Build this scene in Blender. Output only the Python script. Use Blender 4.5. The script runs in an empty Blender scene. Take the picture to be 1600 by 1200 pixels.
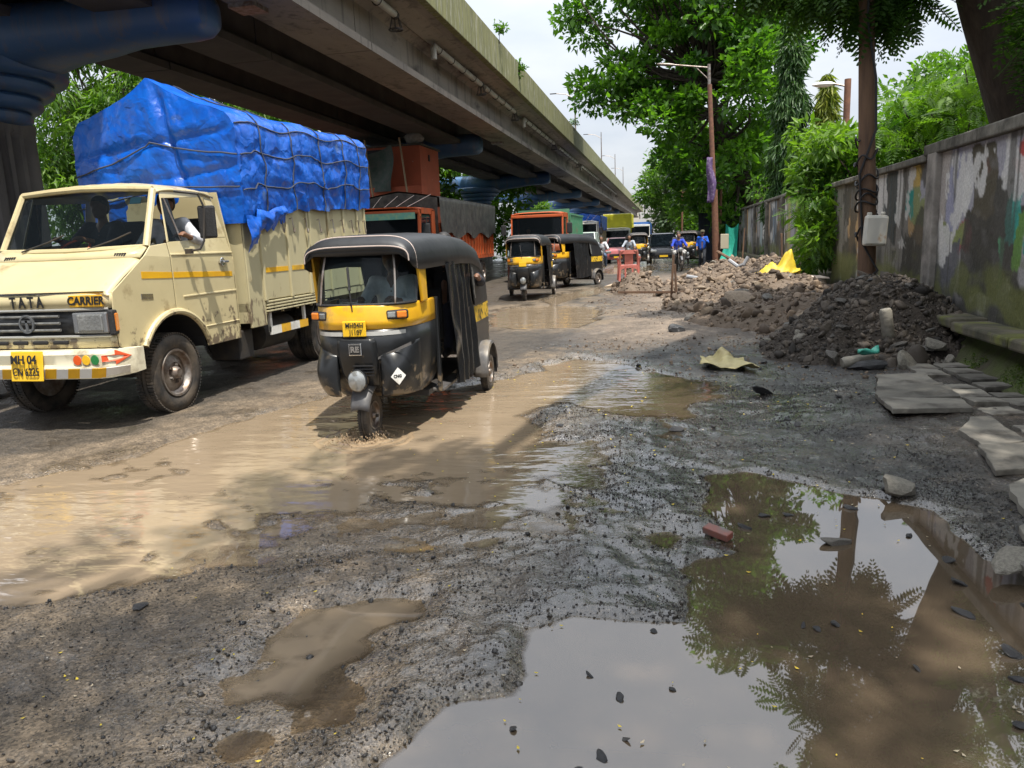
import bpy, bmesh, math, random
import numpy as np
from mathutils import Vector, Matrix, Euler
from mathutils.geometry import tessellate_polygon
R = math.radians
random.seed(7)
rng = np.random.default_rng(7)
scene = bpy.context.scene
col = scene.collection

# ---------------------------------------------------------------- camera, sky, sun, exposure
cam = bpy.data.cameras.new('camera'); camo = bpy.data.objects.new('camera', cam); col.objects.link(camo)
scene.camera = camo
FPX, EYE = 1180.0, 1.6
_d1 = Vector((1040-800, 600-366, -FPX)); _d2 = _d1 + Vector((1000, 1000*math.tan(R(2.3)), 0))
_U = _d2.cross(_d1).normalized()
if _U.y < 0: _U = -_U
_D = _d1.normalized(); _R = _D.cross(_U)
m = Matrix((_R, _D, _U)).to_4x4(); m.translation = (0, 0, EYE)
camo.matrix_world = m
cam.sensor_width = 36; cam.lens = 36*FPX/1600; cam.clip_end = 3000; cam.clip_start = .05

SUN_EL, SUN_AZ = R(70), math.atan2(.62, -.78)          # azimuth measured from +Y towards +X
sd = Vector((math.sin(SUN_AZ)*math.cos(SUN_EL), math.cos(SUN_AZ)*math.cos(SUN_EL), math.sin(SUN_EL)))
sun = bpy.data.lights.new('sun', 'SUN'); suno = bpy.data.objects.new('sun', sun); col.objects.link(suno)
sun.energy = 3.7; sun.angle = R(.6); sun.color = (1, .94, .84)
suno.rotation_euler = sd.to_track_quat('Z', 'Y').to_euler()

w = bpy.data.worlds.new('World'); scene.world = w; w.use_nodes = True
nt = w.node_tree; N = nt.nodes; L = nt.links; N.clear()
out = N.new('ShaderNodeOutputWorld'); bg = N.new('ShaderNodeBackground'); bg2 = N.new('ShaderNodeBackground')
sky = N.new('ShaderNodeTexSky'); sky.sky_type = 'NISHITA'; sky.sun_disc = False
sky.sun_elevation = SUN_EL; sky.sun_rotation = SUN_AZ
L.new(sky.outputs[0], bg.inputs[0]); bg.inputs[1].default_value = .11
tc = N.new('ShaderNodeTexCoord'); sx = N.new('ShaderNodeSeparateXYZ'); L.new(tc.outputs['Generated'], sx.inputs[0])
def wm(op, a, b):
    n = N.new('ShaderNodeMath'); n.operation = op
    for i, v in enumerate((a, b)):
        if isinstance(v, (int, float)): n.inputs[i].default_value = v
        else: L.new(v, n.inputs[i])
    return n.outputs[0]
zz = wm('ADD', wm('ABSOLUTE', sx.outputs[2], 0), .22)
cb = N.new('ShaderNodeCombineXYZ'); L.new(wm('DIVIDE', sx.outputs[0], zz), cb.inputs[0]); L.new(wm('DIVIDE', sx.outputs[1], zz), cb.inputs[1])
no = N.new('ShaderNodeTexNoise'); no.inputs['Scale'].default_value = 1.1; no.inputs['Detail'].default_value = 6; no.inputs['Roughness'].default_value = .55
L.new(cb.outputs[0], no.inputs['Vector'])
cr = N.new('ShaderNodeValToRGB'); e = cr.color_ramp.elements
e[0].position = .34; e[0].color = (.70, .755, .84, 1); e[1].position = .64; e[1].color = (.94, .96, 1.0, 1)
L.new(no.outputs[0], cr.inputs[0]); L.new(cr.outputs[0], bg2.inputs[0])
L.new(wm('ADD', wm('MULTIPLY', wm('MAXIMUM', sx.outputs[2], 0), 1.25), .39), bg2.inputs[1])    # overcast: brighter towards the zenith
mx = N.new('ShaderNodeMixShader'); mx.inputs[0].default_value = .88
L.new(bg.outputs[0], mx.inputs[1]); L.new(bg2.outputs[0], mx.inputs[2]); L.new(mx.outputs[0], out.inputs[0])
vs = scene.view_settings; vs.view_transform = 'Standard'; vs.look = 'None'; vs.exposure = .86; vs.gamma = 1
scene.render.engine = 'CYCLES'
cy = scene.cycles; cy.max_bounces = 6; cy.diffuse_bounces = 3; cy.glossy_bounces = 3; cy.transmission_bounces = 4; cy.transparent_max_bounces = 8; cy.caustics_reflective = cy.caustics_refractive = False

# ---------------------------------------------------------------- helpers
def tag(o, label=None, cat=None, group=None, kind=None):
    for k, v in (('label', label), ('category', cat), ('group', group), ('kind', kind)):
        if v: o[k] = v
    return o
def thing(name, label, cat, loc=(0,0,0), rotz=0, group=None):
    o = bpy.data.objects.new(name, None); col.objects.link(o); o.location = loc; o.rotation_euler = (0, 0, rotz)
    o.empty_display_size = .1
    return tag(o, label, cat, group)
def copy_tree(o, parent=None):
    c = o.copy(); col.objects.link(c); c.parent = parent
    for ch in list(o.children): copy_tree(ch, c)
    return c
class MB:
    def __init__(s): s.v = []; s.f = []; s.m = []
    def add(s, vs, fs, mi=0):
        b = len(s.v); s.v += [tuple(v) for v in vs]
        for f in fs: s.f.append(tuple(b+i for i in f)); s.m.append(mi)
        return s
    def box(s, c, d, rot=None, mi=0, taper=1):
        h = [x/2 for x in d]; M = Euler(rot).to_matrix() if rot else None; vs = []
        for sz in (-1, 1):
            for sx_, sy in ((-1,-1),(1,-1),(1,1),(-1,1)):
                k = taper if sz > 0 else 1
                p = Vector((sx_*h[0]*k, sy*h[1]*k, sz*h[2]))
                if M: p = M @ p
                vs.append(p + Vector(c))
        return s.add(vs, [(3,2,1,0),(4,5,6,7),(0,1,5,4),(1,2,6,5),(2,3,7,6),(3,0,4,7)], mi)
    def loft(s, rings, closed=True, caps=True, mi=0):
        n = len(rings[0]); vs = [p for r in rings for p in r]; fs = []
        for i in range(len(rings)-1):
            for j in range(n if closed else n-1):
                k = (j+1) % n
                fs.append((i*n+j, i*n+k, (i+1)*n+k, (i+1)*n+j))
        if caps and closed:
            fs.append(tuple(reversed(range(n)))); fs.append(tuple((len(rings)-1)*n+i for i in range(n)))
        return s.add(vs, fs, mi)
    def tube(s, path, r, n=8, caps=True, mi=0):
        P = [Vector(p) for p in path]; rs = r if isinstance(r, (list, tuple)) else [r]*len(P); rings = []; up = None
        for i, p in enumerate(P):
            t = (P[min(i+1, len(P)-1)] - P[max(i-1, 0)])
            t = t.normalized() if t.length > 1e-9 else Vector((0,0,1))
            if up is None: up = Vector((0,0,1)) if abs(t.z) < .9 else Vector((1,0,0))
            a = t.cross(up); a = a.normalized() if a.length > 1e-6 else t.orthogonal().normalized()
            b = a.cross(t).normalized(); up = b
            rings.append([p + (a*math.cos(q) + b*math.sin(q))*rs[i] for q in [2*math.pi*k/n for k in range(n)]])
        return s.loft(rings, True, caps, mi)
    def lathe(s, prof, n=24, axis='z', c=(0,0,0), mi=0, a0=0, a1=2*math.pi):
        full = abs(a1-a0-2*math.pi) < 1e-6; k = n if full else n+1; rings = []
        for (r, h) in prof:
            ring = []
            for i in range(k):
                q = a0+(a1-a0)*i/n; u, v = r*math.cos(q), r*math.sin(q)
                p = {'z': (u, v, h), 'x': (h, u, v), 'y': (u, h, v)}[axis]
                ring.append((p[0]+c[0], p[1]+c[1], p[2]+c[2]))
            rings.append(ring)
        return s.loft(rings, full, False, mi)
    def prism(s, poly, a, b, fn, mi=0):
        """poly 2-D, extruded from a to b; fn(u, v, t) -> xyz"""
        n = len(poly); vs = [fn(u, v, a) for u, v in poly] + [fn(u, v, b) for u, v in poly]
        tr = tessellate_polygon([[Vector((u, v, 0)) for u, v in poly]])
        fs = [tuple(reversed(t)) for t in tr] + [tuple(i+n for i in t) for t in tr]
        fs += [(i, (i+1) % n, n+(i+1) % n, n+i) for i in range(n)]
        return s.add(vs, fs, mi)
    def grid(s, fn, nu, nv, mi=0):
        vs = [fn(i/nu, j/nv) for j in range(nv+1) for i in range(nu+1)]
        fs = [(j*(nu+1)+i, j*(nu+1)+i+1, (j+1)*(nu+1)+i+1, (j+1)*(nu+1)+i) for j in range(nv) for i in range(nu)]
        return s.add(vs, fs, mi)
    def mesh(s, name):
        me = bpy.data.meshes.new(name); me.from_pydata(s.v, [], s.f); return me
    def build(s, name, mats, parent=None, smooth=False, bevel=0, solid=0, sub=0, loc=None, fix=True):
        me = s.mesh(name)
        if not isinstance(mats, (list, tuple)): mats = [mats]
        for x in mats: me.materials.append(x)
        if len(mats) > 1: me.polygons.foreach_set('material_index', s.m)
        if fix:
            bm = bmesh.new(); bm.from_mesh(me); bmesh.ops.remove_doubles(bm, verts=bm.verts, dist=1e-5)
            bmesh.ops.recalc_face_normals(bm, faces=bm.faces); bm.to_mesh(me); bm.free()
        if smooth:
            me.polygons.foreach_set('use_smooth', [True]*len(me.polygons))
            if smooth != 'all': me.set_sharp_from_angle(angle=R(40))
        o = bpy.data.objects.new(name, me); col.objects.link(o); o.parent = parent
        if loc: o.location = loc
        if solid: md = o.modifiers.new('solid', 'SOLIDIFY'); md.thickness = solid; md.offset = 0
        if sub: md = o.modifiers.new('sub', 'SUBSURF'); md.levels = md.render_levels = sub
        if bevel: md = o.modifiers.new('bevel', 'BEVEL'); md.width = bevel; md.segments = 2; md.limit_method = 'ANGLE'; md.angle_limit = R(35)
        return o
def np_mesh(name, V, F, mats, parent=None, attrs=None, smooth=False):
    """fast mesh from arrays; F is (n,3) or (n,4)"""
    me = bpy.data.meshes.new(name); V = np.asarray(V, np.float32); F = np.asarray(F, np.int32); k = F.shape[1]
    me.vertices.add(len(V)); me.vertices.foreach_set('co', V.ravel())
    me.loops.add(F.size); me.loops.foreach_set('vertex_index', F.ravel())
    me.polygons.add(len(F)); me.polygons.foreach_set('loop_start', np.arange(0, F.size, k, dtype=np.int32))
    me.update(calc_edges=True)
    if smooth: me.polygons.foreach_set('use_smooth', np.ones(len(F), bool))
    for nme, (typ, dom, dat) in (attrs or {}).items():
        a = me.attributes.new(nme, typ, dom)
        a.data.foreach_set('color' if 'COLOR' in typ else 'value', np.asarray(dat, np.float32).ravel())
    for x in (mats if isinstance(mats, list) else [mats]): me.materials.append(x)
    o = bpy.data.objects.new(name, me); col.objects.link(o); o.parent = parent
    return o
def obj_from(me, name, parent=None, loc=(0,0,0), rot=(0,0,0), scale=(1,1,1)):
    o = bpy.data.objects.new(name, me); col.objects.link(o); o.parent = parent
    o.location = loc; o.rotation_euler = rot; o.scale = scale; return o
# --- lettering is made first, while the scene is still small
def text_mesh(txt, size, shear=0, bold=.006):
    c = bpy.data.curves.new('t', 'FONT'); c.body = txt; c.size = size; c.align_x = 'CENTER'; c.align_y = 'CENTER'
    c.extrude = .002; c.shear = shear; c.offset = bold*size/.1*.1; c.resolution_u = 3
    o = bpy.data.objects.new('t', c); col.objects.link(o)
    me = bpy.data.meshes.new_from_object(o.evaluated_get(bpy.context.evaluated_depsgraph_get()))
    bpy.data.objects.remove(o); return me
TXT = {}
for k, (t, s, sh, b) in dict(tata=('T A T A', .155, 0, .03), carrier=('CARRIER', .125, .1, .03), p1=('MH 04', .105, 0, .03), p2=('CN 6225', .1, 0, .012),
        a1=('MH04H', .066, 0, .004), a2=('J1107', .066, 0, .004), re=('RE', .075, 0, .05), cng=('CNG', .034, 0, .05), t407=('407', .05, 0, .03)).items():
    TXT[k] = text_mesh(t, s, sh, b)
def put_text(key, mat_, parent, loc, rot=(R(90), 0, 0), scale=(1,1,1), name='lettering'):
    me = TXT[key].copy(); me.materials.clear(); me.materials.append(mat_)
    return obj_from(me, name, parent, loc, rot, scale)

# --- noise on arrays
def _hash(ix, iy, s):
    h = (ix.astype(np.int64)*374761393 + iy.astype(np.int64)*668265263 + s*974711) & 0x7fffffff
    h = ((h ^ (h >> 13))*1274126177) & 0x7fffffff
    return ((h ^ (h >> 16)) & 0xffff)/65535.0
def vnoise(x, y, s=0):
    x = np.asarray(x, float); y = np.asarray(y, float)
    ix = np.floor(x); iy = np.floor(y); fx = x-ix; fy = y-iy; ux = fx*fx*(3-2*fx); uy = fy*fy*(3-2*fy)
    a = _hash(ix, iy, s); b = _hash(ix+1, iy, s); c = _hash(ix, iy+1, s); d = _hash(ix+1, iy+1, s)
    return (a+(b-a)*ux)*(1-uy) + (c+(d-c)*ux)*uy
def fbm(x, y, o=4, s=0):
    t = 0; a = .5
    for i in range(o): t = t + a*(vnoise(x*2**i, y*2**i, s+i)-.5); a *= .5
    return t*2                                           # about -1..1
def sstep(a, b, x):
    t = np.clip((x-a)/(b-a), 0, 1); return t*t*(3-2*t)
def sdpoly(x, y, poly):
    P = np.array(poly, float); d = np.full(x.shape, 1e9); ins = np.zeros(x.shape, bool)
    for i in range(len(P)):
        ax, ay = P[i]; bx, by = P[(i+1) % len(P)]; ex, ey = bx-ax, by-ay; wx, wy = x-ax, y-ay
        t = np.clip((wx*ex+wy*ey)/(ex*ex+ey*ey+1e-12), 0, 1)
        d = np.minimum(d, (wx-ex*t)**2+(wy-ey*t)**2)
        c = ((ay > y) != (by > y)) & (x < ex*(y-ay)/(ey+1e-12)+ax); ins ^= c
    return np.where(ins, -1, 1)*np.sqrt(d)

# ---------------------------------------------------------------- materials
def mat(name, c, rough=.5, metal=0, c2=None, scale=4, mix=.5, bump=0, bscale=30, spec=.5, detail=6, stretch=None, dirt=None, dscale=3, damt=.5, coat=0, contrast=.15, mud=None, crinkle=0, streak=None):
    M = bpy.data.materials.new(name); M.use_nodes = True; t = M.node_tree; n = t.nodes; l = t.links; p = n['Principled BSDF']
    p.inputs['Base Color'].default_value = (*c, 1); p.inputs['Roughness'].default_value = rough; p.inputs['Metallic'].default_value = metal
    p.inputs['Specular IOR Level'].default_value = spec
    if coat: p.inputs['Coat Weight'].default_value = coat; p.inputs['Coat Roughness'].default_value = .08
    co = n.new('ShaderNodeTexCoord'); vec = co.outputs['Object']
    if stretch:
        mp = n.new('ShaderNodeMapping'); mp.inputs['Scale'].default_value = stretch; l.new(vec, mp.inputs[0]); vec = mp.outputs[0]
    cur = None
    def noise_mask(sc, lo, hi):
        nz = n.new('ShaderNodeTexNoise'); nz.inputs['Scale'].default_value = sc; nz.inputs['Detail'].default_value = detail; nz.inputs['Roughness'].default_value = .6
        l.new(vec, nz.inputs['Vector']); r = n.new('ShaderNodeMapRange'); r.inputs[1].default_value = lo; r.inputs[2].default_value = hi
        l.new(nz.outputs[0], r.inputs[0]); return r.outputs[0]
    def mixc(a, b, f):
        x = n.new('ShaderNodeMix'); x.data_type = 'RGBA'
        if isinstance(a, tuple): x.inputs[6].default_value = (*a, 1)
        else: l.new(a, x.inputs[6])
        x.inputs[7].default_value = (*b, 1); l.new(f, x.inputs[0]); return x.outputs[2]
    cur = c
    if c2: cur = mixc(cur, c2, noise_mask(scale, .5-contrast+(.5-mix)*.4, .5+contrast+(.5-mix)*.4))
    if dirt: 
        f = noise_mask(dscale, .62-damt*.25, .72-damt*.1); cur = mixc(cur, dirt, f)
    if streak:                                            # rain streaks running down
        m2 = n.new('ShaderNodeMapping'); m2.inputs['Scale'].default_value = (2.2,2.2,.16); l.new(co.outputs['Object'], m2.inputs[0]); ns_ = n.new('ShaderNodeTexNoise'); ns_.inputs['Scale'].default_value = 1.6; ns_.inputs['Detail'].default_value = 7; ns_.inputs['Roughness'].default_value = .65; l.new(m2.outputs[0], ns_.inputs['Vector'])
        q_ = n.new('ShaderNodeMapRange'); q_.inputs[1].default_value = .53; q_.inputs[2].default_value = .66; q_.inputs[4].default_value = .8; l.new(ns_.outputs[0], q_.inputs[0]); cur = mixc(cur, streak, q_.outputs[0])
    if mud:                                               # dried mud spatter reaching up from the wheels
        sp_ = n.new('ShaderNodeSeparateXYZ'); l.new(co.outputs['Object'], sp_.inputs[0]); r_ = n.new('ShaderNodeMapRange'); r_.inputs[1].default_value = mud[1]; r_.inputs[2].default_value = mud[0]; r_.inputs[3].default_value = -.30; r_.inputs[4].default_value = .22; l.new(sp_.outputs[2], r_.inputs[0])
        a_ = n.new('ShaderNodeMath'); l.new(r_.outputs[0], a_.inputs[0]); l.new(noise_mask(9, .2, .8), a_.inputs[1]); q_ = n.new('ShaderNodeMapRange'); q_.inputs[1].default_value = .50; q_.inputs[2].default_value = .62; l.new(a_.outputs[0], q_.inputs[0])
        cur = mixc(cur, (.17,.13,.085), q_.outputs[0])
    if cur is not c: l.new(cur, p.inputs['Base Color'])
    if crinkle:                                           # sharp creases of plastic sheet
        nw_ = n.new('ShaderNodeTexNoise'); nw_.inputs['Scale'].default_value = 2.2; nw_.inputs['Detail'].default_value = 3; l.new(vec, nw_.inputs['Vector'])
        ms = n.new('ShaderNodeVectorMath'); ms.operation = 'MULTIPLY_ADD'; l.new(nw_.outputs['Color'], ms.inputs[0]); ms.inputs[1].default_value = (.55,.55,.55); l.new(vec, ms.inputs[2]); prev = None
        for sc_, st_ in ((2.6, 1.0), (6.5, .6), (15, .25)):
            vo = n.new('ShaderNodeTexVoronoi'); vo.feature = 'F1'; vo.distance = 'CHEBYCHEV'; vo.inputs['Scale'].default_value = sc_; l.new(ms.outputs[0], vo.inputs['Vector'])
            bb = n.new('ShaderNodeBump'); bb.inputs['Strength'].default_value = crinkle*st_; bb.inputs['Distance'].default_value = .35/sc_; l.new(vo.outputs['Distance'], bb.inputs['Height'])
            if prev: l.new(prev, bb.inputs['Normal'])
            prev = bb.outputs[0]
        l.new(prev, p.inputs['Normal'])
    if bump:
        nz = n.new('ShaderNodeTexNoise'); nz.inputs['Scale'].default_value = bscale; nz.inputs['Detail'].default_value = 5; l.new(vec, nz.inputs['Vector'])
        b = n.new('ShaderNodeBump'); b.inputs['Strength'].default_value = bump; b.inputs['Distance'].default_value = .02; l.new(nz.outputs[0], b.inputs['Height']); l.new(b.outputs[0], p.inputs['Normal'])
    return M
def glass(name, tint=(.75,.85,.85), opacity=.25, col_=(.03,.04,.05)):
    """window glass seen through: part clear, part dusty dark film, glossy"""
    M = bpy.data.materials.new(name); M.use_nodes = True; t = M.node_tree; n = t.nodes; l = t.links; p = n['Principled BSDF']
    p.inputs['Base Color'].default_value = (*col_, 1); p.inputs['Roughness'].default_value = .04; p.inputs['IOR'].default_value = 1.55
    tr = n.new('ShaderNodeBsdfTransparent'); tr.inputs[0].default_value = (*tint, 1)
    lw = n.new('ShaderNodeFresnel'); lw.inputs[0].default_value = 1.75
    ad = n.new('ShaderNodeMath'); ad.inputs[1].default_value = opacity; l.new(lw.outputs[0], ad.inputs[0]); ad.use_clamp = True
    x = n.new('ShaderNodeMixShader'); l.new(ad.outputs[0], x.inputs[0]); l.new(tr.outputs[0], x.inputs[1]); l.new(p.outputs[0], x.inputs[2])
    l.new(x.outputs[0], n['Material Output'].inputs[0]); return M
def leafmat(name, dark, light, trans=.45, rough=.45, var='tint'):
    M = bpy.data.materials.new(name); M.use_nodes = True; t = M.node_tree; n = t.nodes; l = t.links; p = n['Principled BSDF']
    a = n.new('ShaderNodeAttribute'); a.attribute_name = var
    x = n.new('ShaderNodeMix'); x.data_type = 'RGBA'; x.inputs[6].default_value = (*dark, 1); x.inputs[7].default_value = (*light, 1); l.new(a.outputs['Fac'], x.inputs[0])
    l.new(x.outputs[2], p.inputs['Base Color']); p.inputs['Roughness'].default_value = rough; p.inputs['Specular IOR Level'].default_value = .35
    tr = n.new('ShaderNodeBsdfTranslucent'); g = n.new('ShaderNodeMix'); g.data_type = 'RGBA'; g.blend_type = 'MULTIPLY'; g.inputs[0].default_value = 1
    g.inputs[7].default_value = (1.5, 1.7, .5, 1); l.new(x.outputs[2], g.inputs[6]); l.new(g.outputs[2], tr.inputs[0])
    s = n.new('ShaderNodeMixShader'); s.inputs[0].default_value = trans; l.new(p.outputs[0], s.inputs[1]); l.new(tr.outputs[0], s.inputs[2])
    l.new(s.outputs[0], n['Material Output'].inputs[0]); return M

black = mat('black_rubber', (.018,.018,.02), .7, bump=.3, bscale=60)
tyre_m = mat('tyre', (.028,.026,.025), .75, c2=(.12,.095,.07), scale=5, mix=.42, bump=.2, bscale=40)
dark = mat('dark_interior', (.012,.012,.014), .8)
chassis = mat('chassis', (.02,.02,.022), .7, c2=(.05,.04,.03), scale=6)
steel = mat('worn_steel', (.33,.31,.29), .45, .7, c2=(.16,.11,.08), scale=9)
chrome = mat('chrome', (.7,.7,.7), .18, 1)
lamp_m = mat('lamp_glass', (.42,.43,.42), .10, .55, c2=(.30,.31,.31), scale=4, bump=.12, bscale=30)
amber = mat('amber_lens', (.75,.22,.02), .2, spec=.7)
redl = mat('red_lens', (.45,.02,.015), .2)
yellow = mat('yellow_paint', (.83,.47,.015), .32, c2=(.72,.38,.02), scale=5, dirt=(.35,.22,.06), damt=.3, coat=.3)
plate_y = mat('plate_yellow', (.85,.52,.02), .45)
ink = mat('black_lettering', (.015,.015,.015), .5)
whitep = mat('white_paint', (.75,.74,.7), .45, dirt=(.4,.36,.3), damt=.4)
skin_m = mat('skin', (.20,.10,.06), .5)
hair_m = mat('hair', (.012,.01,.009), .6)
glass_m = glass('window_glass')
rope_m = mat('rope', (.05,.06,.09), .8)
rust = mat('rusty_steel', (.12,.055,.035), .75, c2=(.2,.09,.05), scale=7, bump=.3)
# ================================================================ ground and water
PA = [(0.27,4.98),(0.59,5.08),(0.97,4.78),(1.27,4.63),(1.45,4.43),(1.49,3.97),(1.52,3.67),(1.70,3.59),(1.82,3.08),(1.3,1.62),(1.2,.6),(-1.1,.5),(-0.95,1.31),(-0.91,1.87),(-0.83,2.12),(-0.77,2.29),(-0.54,2.38),(-0.50,2.55),(-0.51,2.83),(-0.38,2.96),(-0.21,2.97),(-0.03,2.92),(0.13,2.96),(0.11,3.31),(0.17,3.56),(0.38,3.74),(0.35,4.13),(0.26,4.43)]
PB = [(-1.68,2.63),(-1.68,2.91),(-1.41,3.07),(-1.07,3.08),(-1.02,2.93),(-1.16,2.75),(-1.19,2.54),(-1.07,2.43),(-1.00,2.31),(-1.03,2.16),(-1.15,2.01),(-1.25,1.87),(-1.49,1.90),(-1.52,2.09),(-1.71,2.34),(-1.63,2.49)]
PC = [(-5.6,3.7),(-4.9,4.2),(-4.24,4.97),(-4.16,5.86),(-3.91,6.89),(-3.64,7.70),(-2.58,7.6),(-2.03,8.33),(-1.63,9.08),(-1.19,10.06),(-0.48,9.51),(0.40,8.23),(0.49,7.57),(0.22,6.74),(-0.34,6.72),(-0.99,7.25),(-1.28,6.69),(-0.96,5.81),(-0.50,5.83),(-0.45,5.15),(-0.56,4.59),(-0.93,4.32),(-1.25,4.29),(-1.61,4.38),(-1.90,4.24),(-2.18,4.10),(-2.26,3.77),(-2.49,3.56),(-2.51,3.30),(-2.68,3.13),(-2.96,2.85),(-3.26,2.72),(-4.6,2.5)]
PE = [(-3.81,16.57),(-3.61,17.74),(-2.91,18.24),(-1.61,17.60),(-1.29,14.83),(-1.57,13.41),(-2.73,13.37),(-3.31,14.04)]
PE2 = [(-3.15,19.78),(-2.92,21.91),(-2.10,24.31),(-1.82,22.04),(-2.45,19.59),(-2.70,17.86)]
PF = [(-0.11,3.97),(0.03,4.05),(0.11,3.92),(0.03,3.78),(-0.08,3.79)]
PG = [(-2.4,33),(-.6,33.5),(-.3,38),(-1.2,44),(-2.6,42),(-3.2,36)]
PH = [(-2.7,3.75),(-1.9,4.2),(-1.0,4.3),(-.55,4.1),(-.9,3.65),(-1.7,3.4),(-2.4,3.1),(-3.0,2.75)]
PUD = [(PH, .02, .002, .2, 4), (PA, .022, .05, .14, 3), (PB, .02, .009, .16, 5), (PC, .030, .026, .35, 2), (PE, .03, .03, .3, 2), (PE2, .03, .03, .2, 2), (PF, .02, .01, .1, 6), (PG, .02, .02, .5, 1)]
def ground_h(x, y, full=False):
    x = np.asarray(x, float); y = np.asarray(y, float)
    near = np.exp(-np.maximum(y-6, 0)/25)
    lane = sstep(-1.0, -3.4, x)                          # the driven lane is smoother
    h = .034 + fbm(x*.9, y*.9, 3, 1)*.012 + fbm(x*3.1, y*3.1, 3, 5)*.016*(1-.65*lane) + fbm(x*11, y*11, 3, 9)*.013*near*(1-.5*lane)
    zone = np.exp(-((x+.25-.10*(y-4))/.95)**4)*sstep(2.2, 3.2, y)*sstep(9.5, 7.5, y)      # churned, half flooded ground
    h = h - .021*zone + zone*(fbm(x*7+y*2.5, y*3.2-x*1.5, 4, 13)*.020 + fbm(x*1.7, y*1.7, 2, 15)*.014)
    h = np.maximum(h, .010-.05*zone) + .05*sstep(1.3, 2.6, x)*sstep(30, 4, y)
    h = h + .10*sstep(-1.6, .3, x)*sstep(11, 14, y)*sstep(34, 24, y)
    wetd = np.full(x.shape, 9.0)
    for P, rise, depth, soft, fr in PUD:
        xs = [p[0] for p in P]; ys = [p[1] for p in P]
        msk = (x > min(xs)-1.2) & (x < max(xs)+1.2) & (y > min(ys)-1.2) & (y < max(ys)+1.2)
        if not msk.any(): continue
        d = np.full(x.shape, 9.0); d[msk] = sdpoly(x[msk], y[msk], P)
        dn = d + fbm(x*fr, y*fr, 4, 31)*soft*.55
        t = sstep(.5*soft+.03, -.5*soft-.03, dn)
        amp = 3.0 if depth < .02 else .35 if depth > .04 else .95
        tgt = -depth + fbm(x*4.2, y*4.2, 3, 41)*depth*amp
        if P is PH: tgt = tgt + fbm(x*4.5+y*2.5, y*6.5-x*2, 3, 44)*.022
        if P is PB: tgt = tgt + fbm(x*13, y*9, 3, 43)*.012
        if P is PC: tgt = tgt + np.maximum(fbm(x*5.5+y*3, y*6, 3, 45), -.1)*.075*sstep(-1.3, -.1, d)*sstep(6.0, 4.6, y)
        h = h*(1-t) + tgt*t
        wetd = np.minimum(wetd, dn)
    h = h + fbm(x*17, y*17, 3, 47)*.005*near*(1-.6*lane) + np.maximum(fbm(x*38, y*38, 2, 49), 0)*.006*sstep(9, 5, y)*(1-.6*lane)
    return (h, wetd) if full else h
xs = np.concatenate([[-600,-250,-120,-60,-30,-18,-13,-11,-10], np.arange(-9, -6, .06), np.arange(-6, -3.4, .032), np.arange(-3.4, 2.2, .019), np.arange(2.2, 4.4, .05), [5,6,8,12,20,40,80,200,600]])
ys = [-40,-15,-6,-2,0,.6]; yv = 1.0
while yv < 60: ys.append(yv); yv += max(.0125, .0036*yv**1.25)
ys += [65,75,90,120,180,300,600,1500]
ys = np.array(ys)
GX, GY = np.meshgrid(xs, ys); GH, GW = ground_h(GX, GY, True)
nx, ny = len(xs), len(ys)
idx = np.arange(nx*ny).reshape(ny, nx)
GF = np.stack([idx[:-1,:-1], idx[:-1,1:], idx[1:,1:], idx[1:,:-1]], -1).reshape(-1, 4)
# pigment: black road metal, brown silt left by the water, pale dry soil by the rubble
def mixa(a, b, f): return a*(1-f[..., None]) + np.array(b)*f[..., None]
gc = np.zeros((ny, nx, 3)) + np.array([.017,.016,.016])
n1 = fbm(GX*.8, GY*.8, 4, 61); n2 = fbm(GX*2.7, GY*2.7, 4, 71)
lane = sstep(-.9, -2.6, GX + n1*.7)
gc = mixa(gc, (.085,.068,.049), lane*np.clip(.62+.45*n2, 0, 1))
lowleft = sstep(-.55, -1.5, GX+n1*.35)*sstep(4.3, 3.2, GY)
gc = mixa(gc, (.058,.044,.031), lowleft*np.clip(.40+.7*n2, 0, 1))
soil = sstep(-2.2, -.2, GX+n1*.6)*sstep(9.6, 13.5, GY+n1*1.6)*sstep(36, 25, GY)
gc = mixa(gc, (.20,.155,.115), soil*np.clip(.75+.5*n2, 0, 1))
foot = sstep(1.5, 2.4, GX+n1*.5)*sstep(12, 6, GY)
gc = mixa(gc, (.055,.043,.034), foot*.8)
silt = np.maximum(sstep(.30, -.04, GW+n2*.14), .9*sstep(1.0, .1, GW+n2*.9)*sstep(-.2,-1.0,GX))
gc = mixa(gc, (.165,.125,.083), silt*sstep(.3, -1.2, GX)*.85 + silt*sstep(-.9,.3,GX)*.25)
far = sstep(36, 60, GY); gc = mixa(gc, (.10,.095,.085), far)
wet = np.clip(.55*(1-lane*.55)*(1-soil*.8) + .5*n2 + .35*sstep(.4, 0, GW), 0, 1)*(1-.15*lowleft)
wet = np.clip(wet + .55*np.exp(-((GX+.3)/.75)**2-((GY-4.7)/1.6)**2) + .5*np.exp(-((GX-.2)/1.2)**2-((GY-7.0)/1.0)**2) + .45*sstep(30, 36, GY)*np.clip(.5+n2, 0, 1), 0, 1)
rgba = np.concatenate([gc, np.ones((ny, nx, 1))], -1)
gm = bpy.data.materials.new('broken_wet_road'); gm.use_nodes = True; t = gm.node_tree; n = t.nodes; l = t.links; p = n['Principled BSDF']
def nd(typ, **kw):
    x = n.new(typ)
    for k, v in kw.items(): setattr(x, k, v)
    return x
def fm(op, a, b=0.0, clamp=False):
    x = nd('ShaderNodeMath', operation=op, use_clamp=clamp)
    for i, v in enumerate((a, b)):
        if isinstance(v, (int, float)): x.inputs[i].default_value = v
        else: l.new(v, x.inputs[i])
    return x.outputs[0]
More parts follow.
